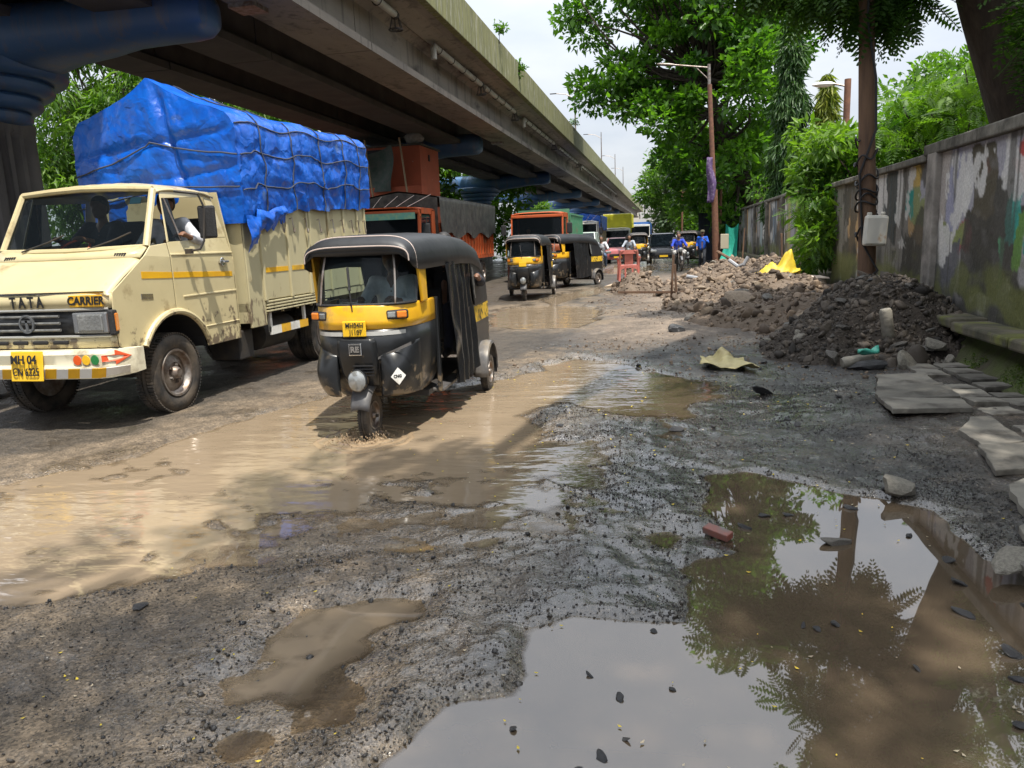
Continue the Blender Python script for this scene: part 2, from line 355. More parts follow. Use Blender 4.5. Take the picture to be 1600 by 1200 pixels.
def nz(sc, det=4, vec=None, rough=.6):
    x = nd('ShaderNodeTexNoise'); x.inputs['Scale'].default_value = sc; x.inputs['Detail'].default_value = det; x.inputs['Roughness'].default_value = rough
    l.new(vec or co.outputs['Object'], x.inputs['Vector']); return x.outputs[0]
def rg(v, a, b, c=0, d=1):
    x = nd('ShaderNodeMapRange'); l.new(v, x.inputs[0])
    for i, q in zip((1,2,3,4), (a,b,c,d)): x.inputs[i].default_value = q
    return x.outputs[0]
co = nd('ShaderNodeTexCoord')
ca = nd('ShaderNodeAttribute', attribute_name='pigment'); wa = nd('ShaderNodeAttribute', attribute_name='wet')
vor = nd('ShaderNodeTexVoronoi'); vor.inputs['Scale'].default_value = 42; l.new(co.outputs['Object'], vor.inputs['Vector'])
vor2 = nd('ShaderNodeTexVoronoi'); vor2.inputs['Scale'].default_value = 105; l.new(co.outputs['Object'], vor2.inputs['Vector'])
vsep = nd('ShaderNodeSeparateColor'); l.new(vor2.outputs['Color'], vsep.inputs[0])
val = fm('MULTIPLY', rg(nz(9, 6), .3, .72, .6, 1.45), rg(vsep.outputs[0], 0, 1, .45, 1.6))
speck = rg(vsep.outputs[1], .955, .99, 0, 1)
hs = nd('ShaderNodeVectorMath', operation='SCALE'); l.new(ca.outputs['Color'], hs.inputs[0]); l.new(val, hs.inputs['Scale'])
mx = nd('ShaderNodeMix', data_type='RGBA'); l.new(fm('MULTIPLY', speck, .5), mx.inputs[0]); l.new(hs.outputs[0], mx.inputs[6]); mx.inputs[7].default_value = (.30,.25,.19,1)
l.new(mx.outputs[2], p.inputs['Base Color'])
wn = fm('ADD', wa.outputs['Fac'], fm('MULTIPLY', fm('SUBTRACT', nz(14, 5), .5), .9), True)
l.new(rg(wn, .2, .75, .72, .16), p.inputs['Roughness']); p.inputs['Specular IOR Level'].default_value = .5
hgt = fm('ADD', fm('ADD', fm('MULTIPLY', vor.outputs['Distance'], .55), fm('MULTIPLY', vor2.outputs['Distance'], .35)), fm('MULTIPLY', nz(18, 8, rough=.7), 1.6))
bc = nd('ShaderNodeBump'); l.new(rg(wn, .35, .95, .75, .16), bc.inputs['Strength']); bc.inputs['Distance'].default_value = .018; l.new(fm('ADD', fm('MULTIPLY', nz(11, 7, rough=.68), 1.5), fm('ADD', fm('MULTIPLY', vor.outputs['Distance'], .35), fm('MULTIPLY', vor2.outputs['Distance'], .25))), bc.inputs['Height']); l.new(bc.outputs[0], p.inputs['Coat Normal'])
l.new(rg(wn, .25, .70, 0, 1), p.inputs['Coat Weight']); p.inputs['Coat Roughness'].default_value = .10; p.inputs['Coat IOR'].default_value = 1.62
bp = nd('ShaderNodeBump'); bp.inputs['Strength'].default_value = .75; bp.inputs['Distance'].default_value = .014; l.new(hgt, bp.inputs['Height']); l.new(bp.outputs[0], p.inputs['Normal'])
ground = np_mesh('ground', np.stack([GX, GY, GH], -1).reshape(-1, 3), GF, gm, None,
                 {'pigment': ('FLOAT_COLOR', 'POINT', rgba.reshape(-1, 4)), 'wet': ('FLOAT', 'POINT', wet.ravel())}, smooth=True)
tag(ground, kind='structure')

# muddy water: one level sheet that fills every hollow
wxs = np.arange(-9.5, 2.7, .036); wys = np.concatenate([np.arange(.3, 11, .036), np.arange(11, 48, .3)])
WX, WY = np.meshgrid(wxs, wys); WZ = np.zeros_like(WX)
rip = sstep(.6, -.9, sdpoly(WX, WY, PC)) + .8*sstep(12, 13, WY)
rip = rip*sstep(3.0, 4.6, WY + .25*(WX+3.5)*0 + np.clip(-WX-2.5, 0, 1)*1.5)
idx = np.arange(WX.size).reshape(WX.shape)
WF = np.stack([idx[:-1,:-1], idx[:-1,1:], idx[1:,1:], idx[1:,:-1]], -1).reshape(-1, 4)
wmx = bpy.data.materials.new('muddy_water'); wmx.use_nodes = True; t = wmx.node_tree; n = t.nodes; l = t.links; p = n['Principled BSDF']
co = nd('ShaderNodeTexCoord'); ra = nd('ShaderNodeAttribute', attribute_name='ripple'); sa = nd('ShaderNodeAttribute', attribute_name='silt')
mp = nd('ShaderNodeMapping'); mp.inputs['Rotation'].default_value = (0,0,R(-28)); mp.inputs['Scale'].default_value = (.8,2.0,1); l.new(co.outputs['Object'], mp.inputs[0])
big = nz(1.3, 4)
mx = nd('ShaderNodeMix', data_type='RGBA'); l.new(fm('ADD', sa.outputs['Fac'], fm('MULTIPLY', fm('SUBTRACT', big, .5), .5), True), mx.inputs[0])
mx.inputs[6].default_value = (.075,.056,.038,1); mx.inputs[7].default_value = (.285,.22,.15,1); l.new(mx.outputs[2], p.inputs['Base Color'])
p.inputs['Roughness'].default_value = .015; p.inputs['IOR'].default_value = 2.05
h1 = fm('ADD', nz(2.0, 3, mp.outputs[0], .45), fm('MULTIPLY', nz(7, 2, mp.outputs[0]), .18))
hh = fm('ADD', fm('MULTIPLY', h1, ra.outputs['Fac']), fm('MULTIPLY', nz(2.2, 1), .035))
bp = nd('ShaderNodeBump'); bp.inputs['Strength'].default_value = .55; bp.inputs['Distance'].default_value = .035; l.new(hh, bp.inputs['Height']); l.new(bp.outputs[0], p.inputs['Normal'])
dp = nd('ShaderNodeAttribute', attribute_name='depth'); trn = nd('ShaderNodeBsdfTransparent'); trn.inputs[0].default_value = (.96,.90,.80,1); ms_ = nd('ShaderNodeMixShader')
l.new(rg(fm('ADD', dp.outputs['Fac'], fm('MULTIPLY', fm('SUBTRACT', nz(30, 3), .5), .006)), -.001, .013, .18, 1), ms_.inputs[0]); l.new(trn.outputs[0], ms_.inputs[1]); l.new(p.outputs[0], ms_.inputs[2]); l.new(ms_.outputs[0], n['Material Output'].inputs[0])
silt_w = sstep(-.3, -1.6, WX + .2*fbm(WX, WY, 2, 3))*sstep(2.6, 3.3, WY - np.minimum(WX+1.1, 0)*2.5)
WD = -ground_h(WX, WY); WF = WF[WD.ravel()[WF].max(1) > -.006]
water = np_mesh('water', np.stack([WX, WY, WZ], -1).reshape(-1, 3), WF, wmx, None, {'ripple': ('FLOAT', 'POINT', rip.ravel()), 'silt': ('FLOAT', 'POINT', silt_w.ravel()), 'depth': ('FLOAT', 'POINT', WD.ravel())}, smooth=True)
tag(water, kind='structure')

# ================================================================ flyover
conc = mat('flyover_concrete', (.30,.265,.225), .85, c2=(.20,.18,.16), scale=.9, stretch=(1,.35,1), dirt=(.07,.06,.055), dscale=1.3, damt=.2, bump=.25, bscale=25, streak=(.10,.088,.078))
conc_d = mat('girder_concrete', (.20,.185,.17), .85, c2=(.14,.13,.125), scale=1.2, bump=.2, streak=(.06,.058,.06))
moss = mat('mossy_parapet', (.20,.20,.085), .9, c2=(.12,.125,.055), scale=2.0, stretch=(1,2.4,.35), dirt=(.36,.35,.27), dscale=4, damt=.3, bump=.6, bscale=14, contrast=.12)
blue_d = mat('pier_blue', (.06,.14,.30), .42, c2=(.075,.155,.30), scale=2, dirt=(.20,.18,.17), dscale=1.2, damt=.1, stretch=(1,1,.4), bump=.15, streak=(.16,.16,.18))
pvc = mat('pvc_pipe', (.42,.41,.36), .5, c2=(.32,.30,.25), scale=3)
conc_s = mat('shaded_concrete', (.11,.10,.092), .9, c2=(.07,.065,.062), scale=1.2, bump=.2)  # shade between the girders put into the colour of deck and inner girders
fly = thing('flyover', 'long grey concrete flyover on blue hammerhead piers with mossy parapet', 'flyover')
Y0, Y1 = -14, 190
def girder(xc):
    prof = [(-.56,5.85),(.56,5.85),(.56,6.02),(.2,6.2),(.2,6.92),(.45,7.06),(.45,7.16),(-.45,7.16),(-.45,7.06),(-.2,6.92),(-.2,6.2),(-.56,6.02)]
    m_ = MB()
    a = Y0
    while a < Y1:
        m_.prism([(xc+u, v) for u, v in prof], a, min(a+10.26, Y1), lambda u, v, t: (u, t, v)); a += 10.3
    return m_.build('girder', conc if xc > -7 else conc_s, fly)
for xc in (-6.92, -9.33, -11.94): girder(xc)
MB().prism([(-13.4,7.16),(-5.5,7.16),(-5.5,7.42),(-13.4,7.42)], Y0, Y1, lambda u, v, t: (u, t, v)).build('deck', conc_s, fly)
MB().box((-5.86,(Y0+Y1)/2,7.135), (.66,Y1-Y0,.04)).build('deck_soffit', conc, fly)
MB().prism([(-6.38,7.159),(-5.72,7.159),(-5.9,7.1),(-6.38,7.0)], Y0, Y1, lambda u, v, t: (u, t, v)).build('deck_haunch', conc, fly)
for x0 in (-5.48, -13.6):
    a = Y0; k = 0; me = None
    prof = [(x0-.1,7.08),(x0+.1,7.08),(x0+.1,8.12),(x0+.03,8.16),(x0-.06,8.16),(x0-.1,8.12)]
    while a < Y1:
        MB().prism(prof, a, a+5.13, lambda u, v, t: (u, t, v)).build('parapet_panel', moss, fly, bevel=.015); a += 5.15
def pier(yc):
    CX = -13.2
    m_ = MB(); rings = []
    nseg = 96
    for z in [0,.25,.4,.5] + [.8+.35*i for i in range(9)] + [3.95,4.02,4.1,4.24]:
        g = sstep(.35,.5,np.array(z))*sstep(4.1,3.98,np.array(z)); ring = []
        for i in range(nseg):
            q = 2*math.pi*i/nseg; fl = max(0, math.cos(q*16)-.35)/.65
            r = .76*(1/ (abs(math.cos(q))**5+abs(math.sin(q))**5)**(1/5)) - .13*float(g)*fl**.5
            ring.append((CX+r*math.cos(q), yc+r*math.sin(q), z))
        rings.append(ring)
    s = m_.loft(rings).build('pier_shaft', conc_d, fly, smooth=True)
    m_ = MB(); prof = []
    for (r, z0, z1) in ((.93,4.2,4.46),(1.14,4.46,4.73),(1.38,4.73,5.0),(1.66,5.0,5.36)):
        prof += [(r-.14,z0),(r-.05,z0+.05),(r,z0+(z1-z0)*.45),(r,z1-.06),(r-.06,z1-.001)]
    prof = [(.05,4.2)]+prof+[(.05,5.36)]
    m_.lathe(prof, 48, 'z', (CX, yc, 0)).build('capital', blue_d, fly, smooth=True)
    m_ = MB(); rings = []
    def sec(x, zb, zt, hw):
        zc, hh = (zb+zt)/2, (zt-zb)/2; e = 2.6
        return [(x, yc+hw*math.copysign(abs(math.cos(q))**(2/e), math.cos(q)), zc+hh*math.copysign(abs(math.sin(q))**(2/e), math.sin(q))) for q in [2*math.pi*k/28 for k in range(28)]]
    for x, zb, zt, hw in ((-18.4,5.5,6.0,.2),(-18.3,5.35,6.15,.4),(-18.0,5.3,6.2,.48),(-16.2,5.26,6.22,.52),(-15.0,5.2,6.23,.72),(-14.2,5.05,6.23,1.0),(-13.05,5.0,6.23,1.2),(-11.9,5.05,6.23,1.0),(-11.1,5.2,6.23,.76),(-10.2,5.27,6.22,.6),(-9.6,5.36,6.26,.53),(-8.8,5.38,6.28,.5),(-8.4,5.38,6.28,.48),(-8.12,5.41,6.24,.44),(-7.98,5.5,6.14,.36),(-7.92,5.66,5.98,.14)):
        rings.append(sec(x, zb, zt, hw))
    m_.loft(rings).build('cap_beam', blue_d, fly, smooth=True)
    m_ = MB()
    for x in (-6.92-.3, -9.33, -11.94): MB().box((x, yc, 5.835), (.5,.5,.12)).build('bearing', steel, fly)
for k in range(8): pier(13.2+20.6*k)
# drain pipes hung under the cantilever slab
for k, (a, b) in enumerate([(11.2,13.3),(13.75,18.0),(21.0,26.5),(27,32.5),(34.5,44),(46,56),(58,74),(76,100)]):
    m_ = MB(); x, z = -6.16, 6.86
    m_.tube([(x,a,z-.35),(x,a,z-.08),(x,a+.08,z),(x,b,z)] if k in (2,4,6) else [(x,a,z),(x,b,z)], .085, 10)
    pp = m_.build('drain_pipe', pvc, fly, smooth=True)
    m_ = MB(); yy = a+.5
    while yy < b:
        m_.tube([(x+.11*math.cos(q), yy, z+.11*math.sin(q)) for q in [R(-200+i*30) for i in range(8)]], .012, 5); m_.tube([(x-.1,yy,z),(x-.1,yy,7.15)], .012, 5); yy += 1.3
    m_.build('pipe_hanger', chassis, pp)
    m_ = MB()
    for r in (.09,.16): m_.lathe([(r-.012,-.012),(r+.012,-.012),(r+.012,.012),(r-.012,.012),(r-.012,-.012)], 14, 'z', (x, b, z-.33))
    for q in range(6): m_.tube([(x+.06*math.cos(q), b+.06*math.sin(q), z), (x+.16*math.cos(q), b+.16*math.sin(q), z-.33)], .012, 5)
    m_.tube([(x,b-.05,z),(x,b+.03,z-.02)], .1, 10)
    m_.build('drain_cage', chassis, pp)
# lamp standards on the deck, small plants rooted in the parapet come with the trees
def deck_lamp(y, x=-9.4, h=9.5, lab='tall grey lamp standard with one arm standing on the flyover'):
    t_ = thing('lamp_standard', lab, 'street lamp', (x, y, 7.42), 0, 'lamp standards along the flyover')
    MB().tube([(0,0,0),(0,0,h)], [.13,.06], 10).build('pole', steel, t_, smooth=True)
    MB().tube([(0,0,h-.9),(-.9,0,h-.35),(-2.0,0,h-.2)], .04, 6).build('arm', steel, t_)
    MB().box((-2.3,0,h-.19), (.7,.22,.08)).build('lantern', chassis, t_, bevel=.02)
    return t_
l0 = deck_lamp(84)
ad = MB().box((-.62,0,1.8), (1.3,.1,1.9)).build('advert_board', mat('board_print', (.55,.55,.62), .5, c2=(.3,.32,.42), scale=3), l0)
l0['label'] = 'tall grey lamp standard with a pale board on the flyover deck'; del l0['group']
for y in (118, 150, 178): deck_lamp(y)

# ================================================================ walls on the right
def painted_wall(name, label, x, y0, y1, ztop, blobs, base, seed, ledge=False, coping=.14, parent=None):
    """wall face at x looking towards -X, pigment of old murals, peeled plaster and moss"""
    t_ = thing(name, label, 'wall', (x, y0, 0))
    Ln = y1-y0; step = .025 if y0 < 5 else .035 if y0 < 12 else .065
    ny_, nz_ = int(Ln/step), int(ztop/step)
    Yg, Zg = np.meshgrid(np.linspace(0, Ln, ny_+1), np.linspace(0, ztop, nz_+1))
    wy, wz = Yg + fbm(Yg*2.5, Zg*2.5, 6, seed)*.17, Zg + fbm(Yg*2.5+9, Zg*2.5, 6, seed+3)*.24
    c = np.zeros(Yg.shape+(3,)) + np.array(base)
    c *= (1+.25*fbm(Yg*1.4, Zg*1.4, 4, seed+7))[..., None]
    for (by, bz, ry, rz, cc) in blobs:
        d = np.maximum(np.abs(wy-(by-y0))/ry, np.abs(wz-bz)/rz)
        c = mixa(c, cc, sstep(1.03, .96, d)*np.clip(1.0+.45*fbm(Yg*5, Zg*5, 3, seed+11), 0, 1))
    peel = sstep(.155, .19, fbm(Yg*1.3+3, Zg*1.0, 6, seed+17) + .12*fbm(Yg*9, Zg*9, 4, seed+5))
    flake = sstep(.20, .235, fbm(Yg*2.2+30, Zg*1.5, 6, seed+19) + .10*fbm(Yg*11, Zg*11, 4, seed+6))
    c = mixa(c, (.60,.585,.56), flake*.85)
    c = mixa(c, (.055,.048,.036), peel*.85)
    streak = sstep(.16, .36, fbm(Yg*7, Zg*.45, 5, seed+23))*.75
    c = mixa(c, (.06,.055,.045), streak)
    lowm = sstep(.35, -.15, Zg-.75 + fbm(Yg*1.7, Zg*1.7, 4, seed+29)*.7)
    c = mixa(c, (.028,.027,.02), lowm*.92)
    mossm = sstep(.1, .5, fbm(Yg*2, Zg*3, 4, seed+31) + .6 - np.abs(Zg-.78)*1.6)*sstep(1.5, .9, Zg)
    c = mixa(c, (.13,.14,.035), mossm*.75)
    X_ = -.008*peel + .006*fbm(Yg*7, Zg*7, 3, seed+37)
    V = np.stack([-X_-.0, Yg, Zg], -1).reshape(-1, 3)
    ix = np.arange(Yg.size).reshape(Yg.shape)
    Fq = np.stack([ix[:-1,:-1], ix[1:,:-1], ix[1:,1:], ix[:-1,1:]], -1).reshape(-1, 4)
    rg_ = np.concatenate([np.clip(c, .01, .8), np.ones(Yg.shape+(1,))], -1).reshape(-1, 4)
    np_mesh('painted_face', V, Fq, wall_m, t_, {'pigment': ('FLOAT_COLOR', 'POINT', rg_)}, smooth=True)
    MB().box((.13, Ln/2, ztop/2), (.235, Ln, ztop)).build('masonry', plaster, t_)
    if coping: 
        a = 0
        while a < Ln-.1:
            b = min(a+1.9, Ln)
            MB().box((.1, (a+b)/2, ztop+coping/2+.002), (.36, b-a-.02, coping)).build('coping_stone', cope_m, t_, bevel=.02); a = b
    return t_
wall_m = bpy.data.materials.new('old_mural'); wall_m.use_nodes = True; t = wall_m.node_tree; n = t.nodes; l = t.links; p = n['Principled BSDF']
co = nd('ShaderNodeTexCoord'); ca = nd('ShaderNodeAttribute', attribute_name='pigment')
hs = nd('ShaderNodeVectorMath', operation='SCALE'); l.new(ca.outputs['Color'], hs.inputs[0]); l.new(rg(nz(30, 6), .3, .7, .78, 1.2), hs.inputs['Scale']); l.new(hs.outputs[0], p.inputs['Base Color'])
p.inputs['Roughness'].default_value = .8
bp = nd('ShaderNodeBump'); bp.inputs['Strength'].default_value = .5; bp.inputs['Distance'].default_value = .02; l.new(nz(16, 8), bp.inputs['Height']); l.new(bp.outputs[0], p.inputs['Normal'])
plaster = mat('old_plaster', (.12,.11,.09), .9, c2=(.06,.055,.045), scale=2, bump=.5)
cope_m = mat('coping', (.21,.195,.165), .9, c2=(.06,.056,.045), scale=3, streak=(.05,.045,.035), bump=.6, bscale=12)
TEAL, RED, TAN, GRY, WHT, OLV, YEL, LAV = (.02,.26,.22), (.42,.06,.05), (.42,.27,.13), (.33,.32,.36), (.62,.61,.58), (.21,.24,.08), (.48,.32,.07), (.30,.30,.40)
nearb = [(10.9,1.9,.28,1.2,(.38,.34,.31)),(10.35,2.0,.22,.6,LAV),(9.98,2.05,.28,.5,GRY),(10.05,1.95,.10,.26,WHT),(8.84,2.32,.38,.07,WHT),(8.9,2.2,.9,.3,GRY),(8.3,1.9,.5,.5,GRY),
         (11.74,1.45,.5,.35,TAN),(11.6,1.85,.55,.22,(.23,.26,.11)),(12.04,2.32,.25,.25,YEL),(11.5,2.2,.3,.3,GRY),(12.26,1.86,.2,.14,TEAL),(11.37,2.16,.1,.13,RED),(9.42,2.21,.09,.13,RED),(8.47,2.2,.16,.25,RED),(8.68,2.1,.1,.1,RED),(9.99,1.40,.26,.15,(.35,.09,.09)),(10.3,1.42,.35,.12,OLV),
         (9.5,2.0,.33,.42,(.075,.062,.038)),(9.25,1.25,.8,.45,(.05,.045,.035)),(8.70,1.63,.15,.22,(.03,.33,.27)),(8.5,1.35,.10,.25,(.12,.24,.05)),(8.9,1.35,.07,.35,(.10,.27,.14)),(8.2,1.5,.18,.3,TEAL),(9.0,1.7,.2,.25,(.06,.055,.045)),(7.3,1.6,.7,.6,(.06,.055,.045)),(6.8,2.1,.5,.3,GRY),(12.1,1.0,.5,.4,(.05,.05,.045)),(10.6,1.0,.5,.35,(.10,.10,.11)),
         (14.2,1.9,.9,.5,(.28,.27,.27)),(15.4,1.6,.7,.6,TAN),(13.3,1.9,.4,.5,(.04,.05,.05))]
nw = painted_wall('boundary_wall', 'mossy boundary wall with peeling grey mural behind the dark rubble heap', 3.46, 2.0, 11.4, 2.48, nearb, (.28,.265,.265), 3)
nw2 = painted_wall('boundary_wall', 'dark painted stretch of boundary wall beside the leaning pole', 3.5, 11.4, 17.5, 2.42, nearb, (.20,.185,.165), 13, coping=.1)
MB().box((-.035, 11.05-2.0, 1.5), (.09,.34,2.0)).build('pilaster', mat('pale_pilaster', (.34,.31,.28), .85, c2=(.12,.11,.1), scale=3, bump=.4), nw, bevel=.015)
led = mat('ledge_stone', (.15,.13,.095), .9, c2=(.05,.048,.03), scale=2.5, dirt=(.14,.15,.035), damt=.5, bump=.6, bscale=10)
a = 4.0
while a < 12.6:
    w_ = random.uniform(1.1, 1.9); b = min(a+w_, 12.9)
    MB().box((3.28, (a+b)/2, .49+random.uniform(-.01,.01)), (.40, b-a-.015, .11), (random.uniform(-.01,.01),0,0)).build('ledge_stone', led, nw if a < 11 else nw2, bevel=.025).location = (-3.46,-2.0,0) if a < 11 else (-3.5,-11.4,0)
    a = b
bank = mat('mossy_bank', (.045,.036,.024), .95, c2=(.06,.085,.015), scale=2.2, mix=.5, bump=.8, bscale=16)
def bankf(u, v):
    y = 3+u*10.5; x = 3.42-v*.42; z = .44*(1-v)**1.4 + .06 + .05*float(fbm(np.array(y*2.), np.array(x*4.), 3, 5))
    return (x, y, z)
tag(MB().grid(bankf, 120, 10).build('earth_bank', bank, None, smooth='all'), kind='structure')
farb = []
yy = 18.2; 
for cc, wd in ((TAN,.8),(GRY,.7),(LAV,1.0),((.30,.29,.36),1.6),((.09,.05,.04),.7),(WHT,.5),((.34,.30,.12),1.3),((.30,.20,.10),.5),(GRY,.8),((.36,.33,.14),.6),((.14,.12,.06),1.8),((.22,.14,.07),.6),((.16,.2,.24),1.0),((.09,.09,.09),.6),((.42,.30,.2),.9),(WHT,1.2),((.35,.42,.42),.8),((.36,.34,.33),1.2),(TAN,.9),(GRY,1.4),(WHT,1.2),(TAN,1.0),((.32,.4,.4),1.4),(WHT,1.6),(GRY,2)):
    farb.append((yy+wd/2, 1.75, wd/2, .95, cc)); yy += wd+.12
fw = painted_wall('boundary_wall', 'far weathered boundary wall with faded vertical mural panels in many colours', 4.1, 17.6, 44.5, 2.72, farb, (.27,.25,.23), 23, coping=.1)
for y in (20.4, 24.6, 28.7, 33.0, 37.3, 41.5): MB().box((-.05, y-17.6, 1.36), (.12,.34,2.71)).build('pilaster', cope_m, fw, bevel=.015)
MB().box((-.18, 13.4, .28), (.3, 26.8, .5)).build('plinth', led, fw, bevel=.03)
MB().box((.9, 26.85, 1.36), (2.0,.12,2.7)).build('end_return', mat('grey_render', (.34,.33,.31), .85, c2=(.2,.2,.19), scale=3), fw)
# dark sheet fence beyond the wall
sh = mat('dark_sheet', (.022,.032,.055), .55, c2=(.03,.03,.03), scale=3)
fe = thing('sheet_fence', 'dark blue corrugated sheet fence between the lamp post and green netting', 'fence', (0,0,0))
for k in range(14):
    x = 1.9+k*.35; MB().prism([(x+.35*i/8, 47+.03*(i % 2)) for i in range(9)] + [(x+.35*i/8, 47.012+.03*(i % 2)) for i in range(8,-1,-1)], 0, 2.75, lambda u, v, t: (u, v, t)).build('sheet', sh, fe)

# ================================================================ broken footpath slabs
slab_m = mat('footpath_slab', (.215,.20,.17), .8, c2=(.12,.11,.095), scale=2.4, dirt=(.05,.042,.034), dscale=3.4, damt=.35, bump=.5, bscale=14)
_t = slab_m.node_tree; _o = _t.nodes.new('ShaderNodeObjectInfo'); _m = _t.nodes.new('ShaderNodeMapRange'); _m.inputs[3].default_value = .55; _m.inputs[4].default_value = 1.35; _t.links.new(_o.outputs['Random'], _m.inputs[0])
_s = _t.nodes.new('ShaderNodeVectorMath'); _s.operation = 'SCALE'; _p = _t.nodes['Principled BSDF']; _t.links.new(_p.inputs['Base Color'].links[0].from_socket, _s.inputs[0]); _t.links.new(_m.outputs[0], _s.inputs['Scale']); _t.links.new(_s.outputs[0], _p.inputs['Base Color'])
pav = bpy.data.objects.new('pavement', None); col.objects.link(pav); tag(pav, kind='structure')
def slab(pts, z=.10, th=.07, tilt=(0,0)):
    cx = sum(p_[0] for p_ in pts)/len(pts); cy = sum(p_[1] for p_ in pts)/len(pts)
    # chipped outline
    q = []
    for i in range(len(pts)):
        a_, b_ = Vector(pts[i]), Vector(pts[(i+1) % len(pts)])
        k_ = max(2, int((b_-a_).length/.09))
        for j in range(k_):
            p_ = a_.lerp(b_, j/k_); q.append((p_.x-cx+random.uniform(-.012,.012), p_.y-cy+random.uniform(-.012,.012)))
    th = .045
    o = MB().prism(q, -th, 0, lambda u, v, t: (u, v, t)).build('slab', slab_m, pav, bevel=.008)
    o.location = (cx, cy, z+.012); o.rotation_euler = (tilt[0], tilt[1], 0); return o
for pts, z in (([(1.80,6.45),(2.44,6.58),(2.50,7.0),(1.83,6.98)], .115), ([(1.83,7.0),(2.50,7.02),(2.53,7.6),(1.93,7.5)], .11), ([(1.95,7.52),(2.53,7.62),(2.56,8.2),(2.1,8.1)], .105),
               ([(2.32,6.28),(2.46,6.3),(2.44,5.62),(2.12,5.5),(2.10,5.9)], .10), ([(2.08,5.48),(2.42,5.58),(2.38,5.05),(1.98,4.92)], .095), ([(1.92,4.62),(2.36,4.98),(2.34,4.42),(1.84,4.2)], .10), ([(1.74,4.02),(2.3,4.36),(2.28,3.9),(1.66,3.62)], .09), ([(1.54,3.58),(1.95,3.78),(2.1,3.4),(1.62,3.32)], .08)):
    slab(pts, z, tilt=(random.uniform(-.03,.03), random.uniform(-.03,.03)))
for i in range(17):
    for j in range(3):
        x0 = 2.5+.02+j*.31; y0 = 3.4+i*.34
        if random.random() < .12: continue
        ln = random.uniform(.2,.31) if random.random() < .4 else .315
        slab([(x0+.03*random.random(), y0), (x0+.285, y0+.03*random.random()), (x0+.285-.04*random.random(), y0+ln), (x0, y0+ln)], .10+random.uniform(-.018,.016), tilt=(random.uniform(-.04,.04), random.uniform(-.05,.03)))
# ================================================================ people
def capsule(mb, a, b, ra, rb, n=10):
    a, b = Vector(a), Vector(b); d = (b-a); L_ = d.length; d = d.normalized() if L_ > 1e-6 else Vector((0,0,1))
    path, rs = [], []
    for k in range(4): q = k/4*math.pi/2; path.append(a-d*ra*math.cos(q)); rs.append(max(ra*math.sin(q), .001))
    path.append(a); rs.append(ra); path.append(b); rs.append(rb)
    for k in range(1, 5): q = k/4*math.pi/2; path.append(b+d*rb*math.sin(q)); rs.append(max(rb*math.cos(q), .001))
    mb.tube(path, rs, n)
def fuse(mb, name, m_, parent, vox=.016):
    o = mb.build(name, m_, parent, smooth='all')
    md = o.modifiers.new('fuse', 'REMESH'); md.mode = 'VOXEL'; md.voxel_size = vox; md.use_smooth_shade = True
    md = o.modifiers.new('smooth', 'SMOOTH'); md.factor = .5; md.iterations = 4
    return o
POSES = dict(
 walk=dict(pelvis=(0,0,.90), chest=(0,-.01,1.22), neck=(0,0,1.42), head=(0,-.03,1.56), sh=((-.18,0,1.36),(.18,0,1.36)), el=((-.25,.03,1.09),(.27,-.06,1.13)), wr=((-.23,-.14,.90),(.13,-.26,1.27)), hip=((-.09,0,.88),(.09,0,.88)), kn=((-.1,.03,.49),(.1,-.14,.50)), an=((-.1,.20,.12),(.1,-.13,.09))),
 stand=dict(pelvis=(0,0,.90), chest=(0,-.01,1.22), neck=(0,0,1.42), head=(0,-.03,1.56), sh=((-.18,0,1.36),(.18,0,1.36)), el=((-.25,.03,1.09),(.25,.03,1.09)), wr=((-.24,-.08,.86),(.24,-.08,.86)), hip=((-.09,0,.88),(.09,0,.88)), kn=((-.1,-.02,.49),(.1,-.02,.49)), an=((-.1,.03,.09),(.1,.02,.09))),
 ride=dict(pelvis=(0,.22,.84), chest=(0,.12,1.16), neck=(0,.07,1.36), head=(0,.02,1.50), sh=((-.18,.08,1.30),(.18,.08,1.30)), el=((-.30,-.10,1.09),(.30,-.10,1.09)), wr=((-.31,-.36,1.03),(.31,-.36,1.03)), hip=((-.1,.2,.83),(.1,.2,.83)), kn=((-.2,-.2,.76),(.2,-.2,.76)), an=((-.19,.06,.36),(.19,.06,.36))),
 pillion=dict(pelvis=(0,.58,.90), chest=(0,.52,1.22), neck=(0,.49,1.42), head=(0,.45,1.56), sh=((-.18,.50,1.36),(.18,.50,1.36)), el=((-.30,.38,1.12),(.30,.38,1.12)), wr=((-.20,.18,1.0),(.20,.18,1.0)), hip=((-.1,.55,.88),(.1,.55,.88)), kn=((-.24,.18,.80),(.24,.18,.80)), an=((-.22,.38,.42),(.22,.38,.42))),
 drive=dict(pelvis=(0,.1,.14), chest=(0,.12,.46), neck=(0,.11,.66), head=(0,.07,.80), sh=((-.18,.1,.60),(.18,.1,.60)), el=((-.24,-.14,.40),(.24,-.14,.40)), wr=((-.16,-.38,.46),(.16,-.38,.46)), hip=((-.1,.05,.12),(.1,.05,.12)), kn=((-.14,-.38,.16),(.14,-.38,.16)), an=((-.14,-.50,-.22),(.14,-.50,-.22))),
 armout=dict(pelvis=(0,.1,.14), chest=(0,.12,.46), neck=(0,.11,.66), head=(0,.07,.80), sh=((-.18,.1,.60),(.18,.1,.60)), el=((-.24,-.10,.36),(.40,.02,.40)), wr=((-.12,-.30,.26),(.42,-.22,.46)), hip=((-.1,.05,.12),(.1,.05,.12)), kn=((-.14,-.38,.16),(.14,-.38,.16)), an=((-.14,-.50,-.22),(.14,-.50,-.22))))
def cloth(name, c): return mat(name, c, .85, c2=tuple(x*.7 for x in c), scale=9, bump=.3, bscale=18)
